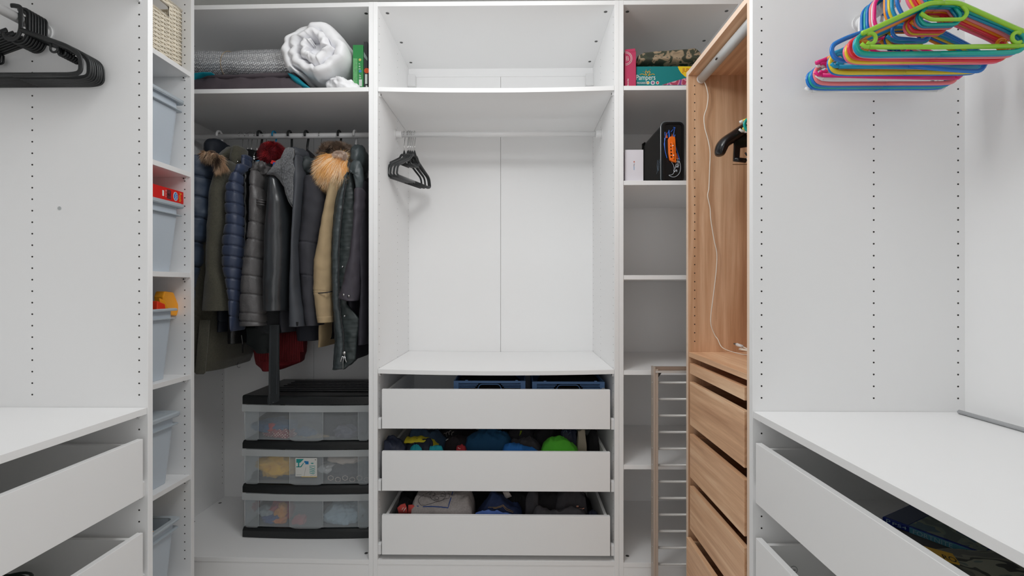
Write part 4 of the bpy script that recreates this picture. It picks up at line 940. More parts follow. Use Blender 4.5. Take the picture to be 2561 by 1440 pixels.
cont('folded_garment', 'dark grey garment low in the middle tower drawer', 'clothing', 700, 1190, .14, .08, .04, (44, 46, 56), 1, 10, Y=2.24, e=4)
cont('folded_garment', 'grey garment behind the sticker in the middle tower drawer', 'clothing', 790, 1170, .20, .08, .06, (52, 54, 60), 1, 11, Y=2.29, e=4)
cont('folded_garment', 'cream cloth at the top right of the middle tower drawer', 'clothing', 868, 1141, .085, .06, .018, (212, 194, 180), 1, 12, Y=2.2)
cont('folded_garment', 'white cloth corner in the middle tower drawer', 'clothing', 816, 1171, .032, .03, .015, (215, 215, 215), 1, 13, Y=2.165)
cont('folded_garment', 'charcoal cloth printed with pale hexagons in the middle tower drawer', 'clothing', 868, 1178, .10, .04, .036, (64, 66, 74), 1, 14, Y=2.19, wr=.004)
m = M()
for i in range(6):
    for s_ in range(6):
        c = P(827+18*i, 1195+(4 if i % 2 else 0), 2.141)
        p = [c+Vector((.013*math.cos(a*PI/3+.5), 0, .011*math.sin(a*PI/3+.5))) for a in (s_, s_+1)]; m.tube(p, .0013, 4)
solo('printed_cloth', m, MATS['cloth_212_194_180'], 'pale hexagon print on charcoal cloth in the middle tower drawer', 'print', 'clothes in the drawer tower', kind='stuff')
cont('folded_garment', 'red garment at the back of the bottom tower drawer', 'clothing', 705, 1275, .05, .04, .042, (170, 34, 44), 2, 15, Y=2.19)
cont('folded_garment', 'orange and yellow cloth in the bottom tower drawer', 'clothing', 702, 1276, .022, .02, .026, (225, 150, 40), 2, 16, Y=2.155)
cont('folded_garment', 'blue cloth low in the bottom tower drawer', 'clothing', 684, 1292, .045, .03, .022, (45, 80, 140), 2, 17, Y=2.165)
cont('folded_garment', 'pale blue and brown striped cloth in the bottom tower drawer', 'clothing', 668, 1277, .045, .03, .016, (160, 172, 176), 2, 18, Y=2.17)
cont('folded_garment', 'orange ball of cloth at the bottom of the lowest tower drawer', 'clothing', 696, 1301, .026, .02, .012, (215, 130, 60), 2, 19, Y=2.15)
cont('folded_garment', 'dark grey garment in the middle of the bottom tower drawer', 'clothing', 755, 1272, .22, .09, .062, (54, 50, 56), 2, 20, Y=2.30, e=4)
cont('folded_garment', 'coral red scrap in the bottom tower drawer', 'clothing', 748, 1299, .026, .02, .018, (225, 60, 55), 2, 21, Y=2.15, wr=.006)
cont('folded_garment', 'pale blue cloth with grey lettering in the bottom tower drawer', 'clothing', 858, 1286, .082, .05, .050, (168, 190, 202), 2, 22, Y=2.19, wr=.018)
cont('folded_garment', 'slate blue cloth at the right end of the bottom tower drawer', 'clothing', 905, 1296, .05, .05, .036, (84, 118, 134), 2, 23, Y=2.22)
cont('red_strap', 'dark red strap at the left of the bottom tower drawer', 'strap', 640, 1264, .008, .02, .022, (160, 34, 52), 2, 24, Y=2.17, wr=.003)

# ---------------------------------------------------------------- central drawers
def zz(pts, ox, oy, s=8.537): return [(ox+x/s, oy+y/s) for x, y in pts]
def conform(mm, base):      # lays a print's vertices onto the cloth under it
    from mathutils.bvhtree import BVHTree
    tr = BVHTree.FromPolygons([tuple(v) for v in base.v], base.f); o = Vector((0, 0, CZ)); ds = [(v-o).length for v in mm.v]; mean = sum(ds)/len(ds); prev = None
    for i, v in enumerate(mm.v):
        d = (v-o).normalized(); h = tr.ray_cast(o, d)
        if h[0] is not None: prev = h[3]; mm.v[i] = o+d*(h[3]-.0012+max(-.0012, min(.0012, ds[i]-mean)))
        elif prev: mm.v[i] = o+d*prev
    return mm
def cloth(name, label, prof, Yc, dep, floor, mt, seed=0, wr=.006, ws=18, cat='clothing', e=2.6, grp='clothes in the middle drawers', tilt=0, extra=None):
    m = heap(M(), prof, Yc, dep, floor, wr, ws, seed, e, tilt=tilt)
    if extra:
        t = Thing(name, label, cat, (P(prof[0][0], 0, Yc).x, Yc, floor), 0, grp); t.part('folded_cloth', m, mt, smooth='auto')
        for n_, mm, mt2 in extra: t.part(n_, conform(mm, m) if n_ in ('print', 'stitching', 'lime_mark') else mm, mt2, smooth='auto')
    else: solo(name, m, mt, label, cat, grp, smooth='auto')
c3 = lambda n, c, r=.85, **k: mat(n, c, r, bump=.25, bscale=70, **k)
NV = c3('navy_jersey', (42, 62, 84)); NV2 = c3('ink_jersey', (22, 30, 52), .6); YE = c3('yellow_jersey', (205, 190, 40)); TE = c3('teal_jersey', (0, 120, 130)); BK = c3('black_jersey', (22, 20, 24))
PB = c3('petrol_fleece', (0, 62, 96)); RB = c3('royal_blue_jersey', (0, 78, 140)); GY = c3('dark_grey_jersey', (52, 50, 54)); GR = c3('green_jersey', (70, 160, 36)); BG_ = c3('sand_jersey', (150, 140, 125)); RD = c3('red_jersey', (130, 20, 28))
F2 = .527-.16+.02; F3 = .267-.16+.02; F1 = .7805-.16+.02
A2 = lambda p: zz(p, 940, 1060); B2 = lambda p: zz(p, 1240, 1060); A3 = lambda p: zz(p, 940, 1220); B3 = lambda p: zz(p, 1240, 1220)
cloth('folded_shirt', 'ink blue shiny garment at the left of the middle drawer', A2([(175, 500), (220, 300), (360, 280), (480, 380), (600, 470), (680, 520)]), 2.02, .09, F2, NV2, 1, wr=.014)
cloth('folded_shirt', 'dark blue printed garment under the yellow one in the middle drawer', A2([(560, 480), (620, 400), (850, 360), (1150, 390), (1250, 500), (1300, 560)]), 2.05, .08, F2, NV2, 2, wr=.01)
pr = A2([(600, 420), (640, 300), (760, 300), (950, 280), (1080, 310), (1200, 350), (1330, 430)])
m = M(); rings = []
for i in range(31):
    px = pr[0][0]+(pr[-1][0]-pr[0][0])*i/30; py = interp(pr, px)[0]; p = P(px, py+5, 2.075); r_ = .010+.002*math.sin(i)
    if i > 26: r_ *= .5
    rings.append([p+Vector((0, .035*math.cos(a), r_*math.sin(a)+.002*nz((p.x*3, a, 0), 20))) for a in [q*2*PI/16 for q in range(16)]])
solo('folded_shirt', m.loft(rings), YE, 'folded yellow garment in the middle drawer', 'clothing', 'clothes in the middle drawers', smooth='auto')
cloth('folded_shirt', 'left teal garment corner in the middle drawer', A2([(700, 560), (780, 500), (860, 450), (930, 500), (1020, 560)]), 2.0, .05, F2, TE, 3, wr=.004)
cloth('folded_shirt', 'right teal garment corner in the middle drawer', A2([(1120, 560), (1220, 490), (1300, 455), (1400, 480), (1470, 560)]), 2.0, .05, F2, TE, 4, wr=.004)
m = M(); text_mesh(m, 'l', P(1115, 1102, 2.03), (.006, 0, .004), (-.001, 0, .001), (0, 0, 0))
cloth('folded_shirt', 'large folded slate blue sweatshirt in the middle drawer', A2([(660, 170), (800, 90), (1050, 90), (1300, 160), (1480, 280), (1580, 400), (1640, 520)]), 2.14, .12, F2, NV, 5, wr=.010, extra=[('label_tab', M().tube([P(1115, 1101, 2.085), P(1121, 1097, 2.09)], .0012, 5), MATS['white_print'])])
m = M()
for k in range(4):
    c = P(1110+7*k+3, 1083+3*abs(2-k), 2.14); m.tube([c+Vector((.008*math.cos(a), 0, .011*math.sin(a))) for a in [j*PI/8+1.2 for j in range(10-k)]], .0015, 6)
cloth('folded_shirt', 'black garment with a pale grey print in the middle drawer', A2([(1280, 130), (1400, 100), (1700, 90), (2000, 140), (2250, 200), (2300, 300)]), 2.22, .12, F2, BK, 6, extra=[('print', m, c3('pale_print', (150, 142, 138)))])
cloth('folded_shirt', 'dark brown garment under the black one in the middle drawer', A2([(1450, 330), (1700, 280), (2000, 300), (2200, 380), (2300, 480)]), 2.10, .10, F2, c3('black_brown_jersey', (30, 22, 26)), 7)
m = M(); text_mesh(m, 'ILY', P(1145, 1123, 1.992), (.012, 0, -.002), (0, 0, .004), (0, 0, 0))
cloth('folded_shirt', 'small red garment with white marks in the middle drawer', A2([(1700, 520), (1760, 470), (1900, 480), (1950, 540)]), 2.005, .05, F2, RD, 8, wr=.003, extra=[('print', M().tube([P(1146, 1119, 1.985), P(1147, 1121, 1.985)], .001, 5).tube([P(1149, 1121, 1.985), P(1151, 1122, 1.985)], .001, 5), MATS['white_print'])])
cloth('fleece_sweater', 'large petrol blue fleece in the middle drawer', zz([(1880, 400), (1930, 310), (2100, 200), (2250, 140), (2400, 130), (2561, 130), (2800, 200), (2900, 300), (2960, 420)], 940, 1060), 2.09, .13, F2, PB, 9, wr=.015, ws=14)
cloth('folded_shirt', 'salmon garment edge at the back of the middle drawer', zz([(2250, 110), (2400, 90), (2561, 95), (2600, 130)], 940, 1060), 2.28, .06, F2, c3('salmon_jersey', (160, 84, 76)), 10)
cloth('folded_shirt', 'royal blue garment at the front of the middle drawer', B2([(90, 570), (200, 470), (300, 415), (450, 405), (600, 460), (750, 530), (950, 575)]), 2.01, .07, F2, RB, 11, wr=.003)
cloth('folded_trousers', 'dark grey garment behind the royal blue one in the middle drawer', B2([(280, 390), (450, 330), (600, 290), (750, 300), (900, 390), (1000, 500), (1030, 560)]), 2.07, .09, F2, GY, 12, wr=.012)
cloth('folded_trousers', 'dark garment with a lime mark at the back of the middle drawer', B2([(220, 200), (350, 110), (600, 100), (780, 120), (900, 200)]), 2.2, .1, F2, GY, 13, extra=[('lime_mark', M().poly([P(1301, 1077, 2.15), P(1306, 1077, 2.15), P(1303, 1085, 2.15), P(1298, 1090, 2.145), P(1300, 1083, 2.145)], (0, .002, 0)), c3('lime_print', (150, 170, 50)))])
cloth('folded_shirt', 'black garment behind the green one in the middle drawer', B2([(760, 200), (900, 110), (1200, 100), (1400, 140), (1450, 250)]), 2.17, .12, F2, BK, 14)
cloth('folded_shirt', 'bright green garment at the front of the middle drawer', B2([(940, 520), (960, 400), (1050, 345), (1200, 310), (1380, 290), (1500, 350), (1620, 430), (1740, 500), (1790, 575)]), 2.03, .09, F2, GR, 15, wr=.005, ws=12)
m = M()
for q in ([(1500, 130), (1560, 360)], [(1430, 240), (1600, 180)], [(1480, 300), (1560, 210)], [(1440, 200), (1480, 130)], [(1720, 120), (1710, 200)]): m.tube([P(1240+a/8.537, 1060+b/8.537, 2.075) for a, b in q], .0016, 5)
cloth('folded_shirt', 'navy garment printed with pale grey lines in the middle drawer', B2([(1350, 280), (1400, 150), (1500, 110), (1700, 110), (1760, 300)]), 2.11, .08, F2, NV2, 16, extra=[('print', m, c3('steel_print', (90, 110, 130)))])
cloth('sock_pair', 'folded sand coloured garment standing at the right of the middle drawer', B2([(1720, 420), (1750, 150), (1850, 115), (2030, 120), (2070, 190), (2000, 400), (1930, 560)]), 2.07, .05, F2, BG_, 17, wr=.008)
cloth('folded_shirt', 'black garment at the right end of the middle drawer', B2([(1940, 300), (2060, 120), (2150, 130), (2180, 300)]), 2.13, .1, F2, BK, 18)
# bottom drawer
m = M(); m.poly([P(993.5, 1270, 1.995), P(1002, 1262, 1.995), P(1013, 1259, 1.995), P(1017, 1270, 1.995), P(1019, 1283, 1.995), P(997, 1284, 1.995)], (0, .004, 0)); m.poly([P(1021, 1263, 1.995), P(1030, 1262, 1.995), P(1042, 1268, 1.995), P(1042, 1284, 1.995), P(1020, 1284, 1.995)], (0, .004, 0))
m2 = M().tube([P(1005, 1275, 1.993), P(1009, 1269, 1.993)], .0012, 5).tube([P(1009, 1279, 1.993), P(1015, 1269, 1.993)], .0012, 5)
cloth('folded_shirt', 'black garment with coral red print at the left of the bottom drawer', A3([(380, 500), (480, 330), (600, 240), (760, 250), (860, 400), (1000, 540)]), 2.05, .1, F3, BK, 21, extra=[('coral_print', m, c3('coral_print', (190, 72, 66))), ('white_print', m2, MATS['white_print'])])
cloth('folded_shirt', 'black garment at the back left of the bottom drawer', A3([(500, 150), (600, 80), (830, 70), (860, 200)]), 2.2, .12, F3, BK, 22)
GS = c3('grey_marl_jersey', (150, 144, 142), .9, var=.12, vscale=150)
m = heap(M(), A3([(795, 370), (830, 180), (900, 75), (1200, 60), (1700, 70), (2000, 90), (2100, 260), (2145, 350), (2110, 560)]), 2.06, .15, F3, .006, 14, 23, e=4.5)
t = Thing('sweatshirt', 'folded grey sweatshirt with a game controller print in the bottom drawer', 'sweatshirt', (P(1110, 0, 2.06).x, 2.06, F3), 0, 'clothes in the middle drawers')
msw = m; t.part('folded_cloth', m, GS, smooth='auto')
def onfront(pts, Y=1.989): return [P(940+x/8.537, 1220+y/8.537, Y+ (max(0, 330-y)*.00022)) for x, y in pts]
DK = c3('dark_print', (70, 66, 68))
m = M().tube(onfront([(1150, 80), (1060, 130), (960, 180), (905, 240), (910, 300), (960, 365), (1040, 370), (1150, 340), (1280, 300), (1400, 270), (1480, 230), (1560, 220), (1580, 150), (1550, 110), (1500, 100)]), .0009, 5)
m.tube(onfront([(1320+170*math.cos(a), 150+130*math.sin(a)) for a in [k*PI/12 for k in range(24)]]), .0009, 5, closed=True)
for cx_, cy_ in ((1220, 130), (1425, 145), (1300, 215)):
    m.tube(onfront([(cx_+40*math.cos(a), cy_+32*math.sin(a)) for a in [k*PI/8 for k in range(16)]]), .0008, 5, closed=True)
    m.tube(onfront([(cx_-60, cy_-20), (cx_-60, cy_+38), (cx_+45, cy_+38), (cx_+45, cy_-20)]), .0007, 5)
m.tube(onfront([(1195, 110), (1245, 150)]), .0008, 5).tube(onfront([(1245, 110), (1195, 150)]), .0008, 5)
t.part('controller_print', conform(m, msw), DK)
t.part('blue_frame_print', conform(M().tube(onfront([(880, 385), (940, 392), (1000, 398), (1100, 396), (1200, 395), (1300, 400), (1400, 405), (1540, 425), (1570, 320), (1600, 220), (1620, 150), (1645, 80)]), .0018, 6), msw), c3('blue_frame', (30, 62, 125)))
JN = c3('blue_denim', (30, 46, 84), .8, var=.15, vscale=120)
cloth('folded_jeans', 'dark blue jeans behind the grey sweatshirt in the bottom drawer', [(1186, 1285), (1203, 1268), (1218, 1248), (1232, 1232), (1252, 1238), (1275, 1258), (1305, 1270), (1311, 1286)], 2.07, .12, F3, JN, 24, extra=[('stitching', M().tube([P(x, y, 2.004) for x, y in ((1221, 1270), (1240, 1271), (1252, 1268), (1258, 1265), (1266, 1275), (1292, 1284))], .0011, 5).tube([P(x, y, 2.004) for x, y in ((1221, 1268), (1240, 1268.5), (1252, 1265), (1258, 1262), (1268, 1272), (1292, 1281))], .0011, 5), c3('tan_thread', (170, 140, 90)))])
cloth('folded_jeans', 'lighter blue denim edge at the front of the bottom drawer', [(1182, 1286), (1200, 1281), (1225, 1279), (1260, 1282), (1290, 1287)], 1.985, .03, F3, c3('mid_blue_denim', (60, 88, 150), .8), 25, wr=.002)
cloth('folded_shirt', 'black garment with a white care label in the bottom drawer', [(1225, 1240), (1245, 1228), (1300, 1230), (1320, 1242), (1330, 1262)], 2.16, .12, F3, BK, 26, extra=[('care_label', M().poly([P(1257, 1230, 2.09), P(1273, 1230, 2.09), P(1280, 1241, 2.09), P(1265, 1247, 2.088)], (0, .0015, 0)), c3('label_satin', (190, 180, 175)))])
cloth('folded_trousers', 'charcoal garment standing in folds in the bottom drawer', [(1312, 1282), (1316, 1242), (1325, 1230), (1345, 1232), (1350, 1262), (1352, 1286)], 2.06, .1, F3, GY, 27, wr=.014)
cloth('folded_trousers', 'dark grey garment along the front right of the bottom drawer', [(1325, 1286), (1340, 1268), (1350, 1266), (1380, 1280), (1420, 1276), (1450, 1272), (1472, 1286)], 2.0, .06, F3, GY, 28, wr=.008)
cloth('folded_shirt', 'black garment in the middle right of the bottom drawer', [(1335, 1262), (1345, 1232), (1390, 1230), (1430, 1250), (1450, 1266)], 2.11, .12, F3, BK, 29)
cloth('folded_shirt', 'dark grey hooded garment with two orange tags in the bottom drawer', [(1385, 1240), (1400, 1231), (1440, 1230), (1462, 1238), (1466, 1268), (1474, 1286)], 2.08, .1, F3, GY, 30, wr=.01, extra=[('tag', M().box(P(1441.5, 1268, 2.03), P(1447, 1264, 2.032)).tube([P(1448, 1271, 2.03), P(1456, 1272.5, 2.03), P(1461, 1270.5, 2.03)], .002, 5), c3('peach_tag', (220, 160, 140)))])
cloth('folded_shirt', 'navy garment at the right end of the bottom drawer', [(1466, 1290), (1474, 1282), (1490, 1280), (1500, 1290)], 2.02, .08, F3, NV2, 31)
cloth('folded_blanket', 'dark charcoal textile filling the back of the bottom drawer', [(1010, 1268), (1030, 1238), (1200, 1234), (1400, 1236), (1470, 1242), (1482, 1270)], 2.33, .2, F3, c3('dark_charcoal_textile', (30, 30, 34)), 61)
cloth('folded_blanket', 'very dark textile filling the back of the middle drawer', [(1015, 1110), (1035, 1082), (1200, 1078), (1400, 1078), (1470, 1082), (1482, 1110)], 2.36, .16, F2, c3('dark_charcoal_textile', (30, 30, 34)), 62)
# top drawer: two blue crates
CR = mat('blue_crate_plastic', (96, 134, 182), .5)
for k, (xa, xb) in enumerate(((1135, 1314), (1331, 1512))):
    t = Thing('crate', f'folding blue plastic crate in the top drawer, {"left" if k == 0 else "right"} of the two', 'crate', (P((xa+xb)/2, 0, 2.05).x, 2.15, F1), 0, 'blue crates in the top drawer')
    Yc = 2.05; a = P(xa, 952+2*k, Yc); b = P(xb, 952, Yc); z1 = a.z; z0 = F1+.001; X_ = lambda u: a.x+(b.x-a.x)*u; th = .005
    m = M().box((X_(0), Yc, z1-.010), (X_(1), Yc+th, z1))
    m.box((X_(0), Yc-.003, z0), (X_(.065), Yc+.012, z1)).box((X_(.935), Yc-.003, z0), (X_(1), Yc+.012, z1))
    for j in range(3):
        z = z1-.0165-.0065*j
        for u0, u1 in ((.065, .34-.02*j), (.66+.02*j, .935)): m.box((X_(u0), Yc, z), (X_(u1), Yc+th, z+.0035))
    m.box((X_(.065), Yc, z0), (X_(.28), Yc+th, z1-.034)).box((X_(.72), Yc, z0), (X_(.935), Yc+th, z1-.034)).box((X_(.28), Yc, z0), (X_(.72), Yc+th, z1-.05))
    arcp = rounded([(X_(.33), z1-.04), (X_(.36), z1-.015), (X_(.64), z1-.015), (X_(.67), z1-.04)], .012)
    m.tube([(x, Yc+.002, z) for x, z in arcp], .0022, 6)
    t.part('front_wall', m, CR)
    t.part('side_wall', M().box((X_(0), Yc+.012, z0), (X_(0)+th, Yc+.3, z1)), CR); t.part('side_wall', M().box((X_(1)-th, Yc+.012, z0), (X_(1), Yc+.3, z1)), CR)
    t.part('back_wall', M().box((X_(0), Yc+.3, z0), (X_(1), Yc+.305, z1)), CR); t.part('crate_floor', M().box((X_(0)+th, Yc+th, z0), (X_(1)-th, Yc+.3, z0+.004)), CR)
    for u in (.16, .86): t.part('peg', M().box((X_(u), Yc, z1), (X_(u)+.011, Yc+.006, z1+.003)), CR)
    m = heap(M(), [(xa+8, 955), (xa+20, 940), (xa+90, 938), (xb-30, 940), (xb-8, 952)], Yc+.14, .24, z0+.006, .006, 12, 50+k)
    solo('folded_garment', m, BK, f'black garment heaped in the {"left" if k == 0 else "right"} blue crate', 'clothing', 'clothes in the blue crates', smooth='auto')

# ---------------------------------------------------------------- shelf tower bins
BIN = mat('grey_blue_bin_plastic', (196, 206, 216), .35, var=.03, vscale=4); BINR = mat('grey_bin_rim', (180, 189, 196), .35)
def bin_(label, z0, y0, y1, lid, h=.255, tilt=0):
    t = Thing('storage_bin', label, 'bin', (-1.40, (y0+y1)/2, z0), 0, 'grey bins in the shelf tower')
    xf, xb = -1.2520, -1.56; z0 += .0008
    def R(i, z, inset=0): # rectangle ring with rounded corners
        r = .02; x0, x1, ya, yb = xb+i, xf-i, y0+i, y1-i; out = []
        for cx_, cy_, a0 in ((x1-r, yb-r, 0), (x0+r, yb-r, 90), (x0+r, ya+r, 180), (x1-r, ya+r, 270)):
            for k in range(5): a = math.radians(a0+k*22.5); out.append(Vector((cx_+r*math.cos(a), cy_+r*math.sin(a), z)))
        return out
    m = M().loft([R(.030, z0), R(.014, z0+h-.036), R(.014, z0+h-.004), R(.018, z0+h-.004), R(.018, z0+h-.036), R(.034, z0+.004)], cap=False)
    m.add(R(.030, z0)+R(.034, z0+.004), [tuple(range(20)), tuple(range(20, 40))])
    t.part('body', m, BIN)
    t.part('ledge', M().loft([R(.014, z0+h-.038), R(.002, z0+h-.038), R(.002, z0+h-.035), R(.014, z0+h-.033)], cap=False), BINR)
    t.part('rim', M().loft([R(.018, z0+h-.004), R(.016, z0+h-.006), R(.0, z0+h-.009), R(-.001, z0+h-.004), R(.002, z0+h), R(.018, z0+h), R(.018, z0+h-.004)], cap=False), BINR)
    if lid:
        t.part('lid', M().loft([R(-.002, z0+h-.006), R(-.002, z0+h+.004), R(.004, z0+h+.008), R(.03, z0+h+.008), R(.034, z0+h+.006)]), BINR)
    return t
bin_('lidded grey bin on the upper shelf of the shelf tower, below the basket', 1.634, 1.375, 1.795, True)
bin_('lidded grey bin with a red puzzle box on top', 1.2515, 1.375, 1.795, True, h=.248)
bin_('open grey bin with an orange toy sticking out', .864, 1.375, 1.765, False)
bin_('lidded grey bin on the lower shelf of the shelf tower', .4835, 1.375, 1.775, True, h=.246)
bin_('open grey bin with a colourful comic at the bottom of the shelf tower', .084, 1.375, 1.775, False, h=.26)
# puzzle box
t = Thing('puzzle_box', 'red jigsaw puzzle box lying on the lid of a grey bin', 'box', (-1.40, 1.60, 1.5085)); zb = 1.5088; X_ = -1.2575
def yb(px): # Y on plane X_ for a pixel column
    u = (px-1280.5)/F; return X_*(ct+u*st)/(u*ct-st)
t.part('box', M().box((-1.5, 1.42, zb), (X_, yb(459), zb+.045)), mat('red_card', (214, 36, 32), .45), bevel=.0008)
m = M(); N_ = (.0006, 0, 0)
ring = [(X_, yb(439)+.0115*math.cos(a), zb+.0215+.0165*math.sin(a)) for a in [k*PI/12 for k in range(24)]]
t.part('oval_border', M().poly(ring, (.0005, 0, 0)), MATS['white_print'])
t.part('oval_badge', M().poly([(X_, yb(439)+.0095*math.cos(a), zb+.0215+.0145*math.sin(a)) for a in [k*PI/12 for k in range(24)]], (.0009, 0, 0)), mat('blue_badge', (30, 110, 190), .4))
m = text_mesh(M(), '200', (X_+.0012, yb(439)-.005, zb+.033), (0, 0, -.023), (0, .010, 0), (0, 0, 0)); text_mesh(m, '49 x 36 cm', (X_+.0006, yb(415)-.003, zb+.036), (0, 0, -.026), (0, .005, 0), (0, 0, 0))
m.box((X_, yb(408)-.004, zb+.012), (X_+.0004, yb(408)+.004, zb+.032)); t.part('white_lettering', m, MATS['white_print'])
m = text_mesh(M(), 'Puzzle', (X_+.0006, yb(450)-.005, zb+.038), (0, 0, -.033), (0, .012, 0), (0, 0, 0)); t.part('yellow_lettering', m, mat('yellow_print', (240, 190, 40), .45))
m = M().box((X_, yb(428)-.001, zb+.006), (X_+.0004, yb(417.5), zb+.039)); t.part('picture', m, mat('dark_red_picture', (96, 44, 50), .5, var=.9, vscale=120))
# toy
t = Thing('toy_scoop', 'orange and red plastic toy in an open grey bin', 'toy', (-1.32, 1.62, 1.06)); OR = mat('orange_toy_plastic', (240, 160, 30), .3); RT = mat('red_toy_plastic', (225, 60, 30), .3)
def Q(px, py, X):   # point on the plane x = X
    u = (px-1280.5)/F; v = (CY-py)/F; k = X/(u*ct-st); return Vector((X, k*(ct+u*st), CZ+k*v))
pts = [Q(384, 742, -1.33), Q(389, 728, -1.33), Q(412, 731, -1.33), Q(427, 768, -1.33), Q(420, 790, -1.33), Q(388, 785, -1.33)]
t.part('scoop', M().poly(pts, (.035, 0, 0)), OR, bevel=.004)
t.part('rib', M().poly([Q(395, 745, -1.29), Q(410, 752, -1.29), Q(418, 772, -1.29), Q(400, 772, -1.29)], (.006, 0, 0)), OR, bevel=.002)
t.part('base', M().poly([Q(380, 752, -1.29), Q(400, 760, -1.29), Q(402, 785, -1.29), Q(378, 790, -1.29)], (.02, 0, 0)), RT, bevel=.003)
# comic
def printed(name, cols, scale):
    m = mat(name, cols[0], .5); n = m.node_tree.nodes; L = m.node_tree.links; b = n['Principled BSDF']
    tc = n.new('ShaderNodeTexCoord'); tx = n.new('ShaderNodeTexNoise'); tx.inputs['Scale'].default_value = scale; tx.inputs['Detail'].default_value = 1.5; tx.inputs['Distortion'].default_value = .8
    r = n.new('ShaderNodeValToRGB'); r.color_ramp.interpolation = 'CONSTANT'; e = r.color_ramp.elements
    e[0].color = rgb(cols[0]); e[1].color = rgb(cols[1]); e[1].position = .42
    for i, c in enumerate(cols[2:]): k = e.new(.42+.07*(i+1)); k.color = rgb(c)
    L.new(tc.outputs['Object'], tx.inputs[0]); L.new(tx.outputs[0], r.inputs[0]); L.new(r.outputs[0], b.inputs['Base Color']); return m
t = Thing('comic_magazine', 'colourful illustrated magazine inside the lowest grey bin', 'magazine', (-1.42, 1.6, .3))
z = .318
t.part('cover', M().obox((-1.54, 1.47, z-.012), (.02, .255, .012), (.225, -.02, .004), (0, 0, .003)), printed('comic_cover', [(90, 150, 80), (225, 180, 90), (120, 180, 200), (240, 150, 60), (200, 215, 190)], 16))
t.part('pages', M().obox((-1.538, 1.472, z-.0165), (.02, .25, .012), (.22, -.02, .004), (0, 0, .0042)), MATS['white_print'])
# wicker basket
WK = mat('cream_wicker', (244, 236, 218), .65, var=.10, vscale=30, bump=.4, bscale=200)
WKD = mat('basket_bottom_tan', (150, 132, 108), .9)  # darker tan than the wicker sides, for the basket bottom
bx0, bx1, by0, by1, bz = -1.55, -1.256, 1.385, 1.776, 2.0165; bh = .212
t = Thing('wicker_basket', 'cream wicker basket with a cut-out handle on the top shelf', 'basket', ((bx0+bx1)/2, (by0+by1)/2, bz))
def weave(A, B, n_st, hole=None):
    m = M(); A, B = Vector(A), Vector(B); d = (B-A); nrm = Vector((d.y, -d.x, 0)).normalized(); rows = int(bh/.0072)
    for r_ in range(rows):
        z = .004+r_*.0072; pts = []
        for i in range(n_st*2+1):
            u = i/(n_st*2); w = .0028*math.cos(PI*i/1.0+PI*(r_ % 2))*(1 if i % 2 == 0 else 0)
            w = .003*(1 if (i//1+r_) % 2 == 0 else -1) if i % 2 == 0 else 0
            w = .003*math.cos(PI*i/2+PI*(r_ % 2)); pts.append((u, A+d*u+nrm*w+Vector((0, 0, z+.0008*nz((u*9, r_, 0), 3)))))
        if hole and hole[2] < z < hole[3]:
            for seg in ([p for u, p in pts if u <= hole[0]], [p for u, p in pts if u >= hole[1]]):
                if len(seg) > 1: m.tube(seg, .0033, 5)
        else: m.tube([p for u, p in pts], .0033, 5)
    return m
def stakes(A, B, n_st, hole=None):
    m = M(); A, B = Vector(A), Vector(B); d = B-A
    for i in range(n_st+1):
        u = i/n_st; p = A+d*u
        if hole and hole[0]+.01 < u < hole[1]-.01: m.cyl(p, p+Vector((0, 0, hole[2])), .0026, 6).cyl(p+Vector((0, 0, hole[3])), p+Vector((0, 0, bh)), .0026, 6)
        else: m.cyl(p, p+Vector((0, 0, bh)), .0026, 6)
    return m
hl = (.17, .83, .150, .190)
corners = [(bx1, by0, bz), (bx1, by1, bz), (bx0, by1, bz), (bx0, by0, bz)]
for i in range(4):
    A, B = corners[i], corners[(i+1) % 4]; h_ = hl if i in (0, 2) else None
    t.part('woven_side', weave(A, B, 13 if i % 2 == 0 else 10, h_), WK, smooth='auto', kind='stuff')
    t.part('stakes', stakes(A, B, 13 if i % 2 == 0 else 10, h_), WK, smooth='auto', kind='stuff')
t.part('rim', M().tube([Vector(c)+Vector((0, 0, bh)) for c in corners], .006, 8, closed=True), WK, smooth='auto')
y_a, y_b = by0+hl[0]*(by1-by0), by0+hl[1]*(by1-by0)
t.part('handle_edge', M().tube([(bx1+.002, y_a, bz+hl[2]), (bx1+.002, y_b, bz+hl[2]), (bx1+.002, y_b, bz+hl[3]), (bx1+.002, y_a, bz+hl[3])], .0035, 6, closed=True), WK, smooth='auto')
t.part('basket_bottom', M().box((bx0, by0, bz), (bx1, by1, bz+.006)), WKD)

# ---------------------------------------------------------------- right shelves
PK = mat('pink_card', (186, 52, 92), .5); t = Thing('pink_box', 'pink cardboard box with a round white emblem on the top right shelf', 'box', (.45, 2.05, ZS))
m = M(); x0, x1, z0, z1 = pxbox(m, 1563, 1590.5, 127, 213, 1.97, .2, ZS+.0005); t.part('box', m, PK, bevel=.0006)
t.part('flap', M().poly([(x0, 1.969, z1-.004), (x1-.003, 1.969, z1-.004), (x1-.0035, 1.969, z1+.009), (x0, 1.969, z1+.005)], (0, .002, 0)), PK)
m = M(); c = Vector((P(1564, 0, 1.97).x, 1.9692, P(0, 155, 1.97).z))
for r_ in (.0275, .0225):
    n_ = [c+Vector((r_*math.cos(a), 0, r_*math.sin(a))) for a in [-PI/2+.02+k*PI/24 for k in range(25)]]; m.tube(n_, .0008, 5)
text_mesh(m, '100%', (c.x+.007, 1.9692, c.z-.010), (0, 0, .020), (-.005, 0, 0), (0, 0, 0)); text_mesh(m, 'BIJZIT', (c.x+.0145, 1.9692, c.z-.009), (0, 0, .018), (-.0055, 0, 0), (0, 0, 0))
text_mesh(m, 'nbus.be', (x0+.015, 1.9692, z0+.001), (0, 0, .034), (-.007, 0, 0), (0, 0, 0))
t.part('emblem', m, MATS['white_print'])
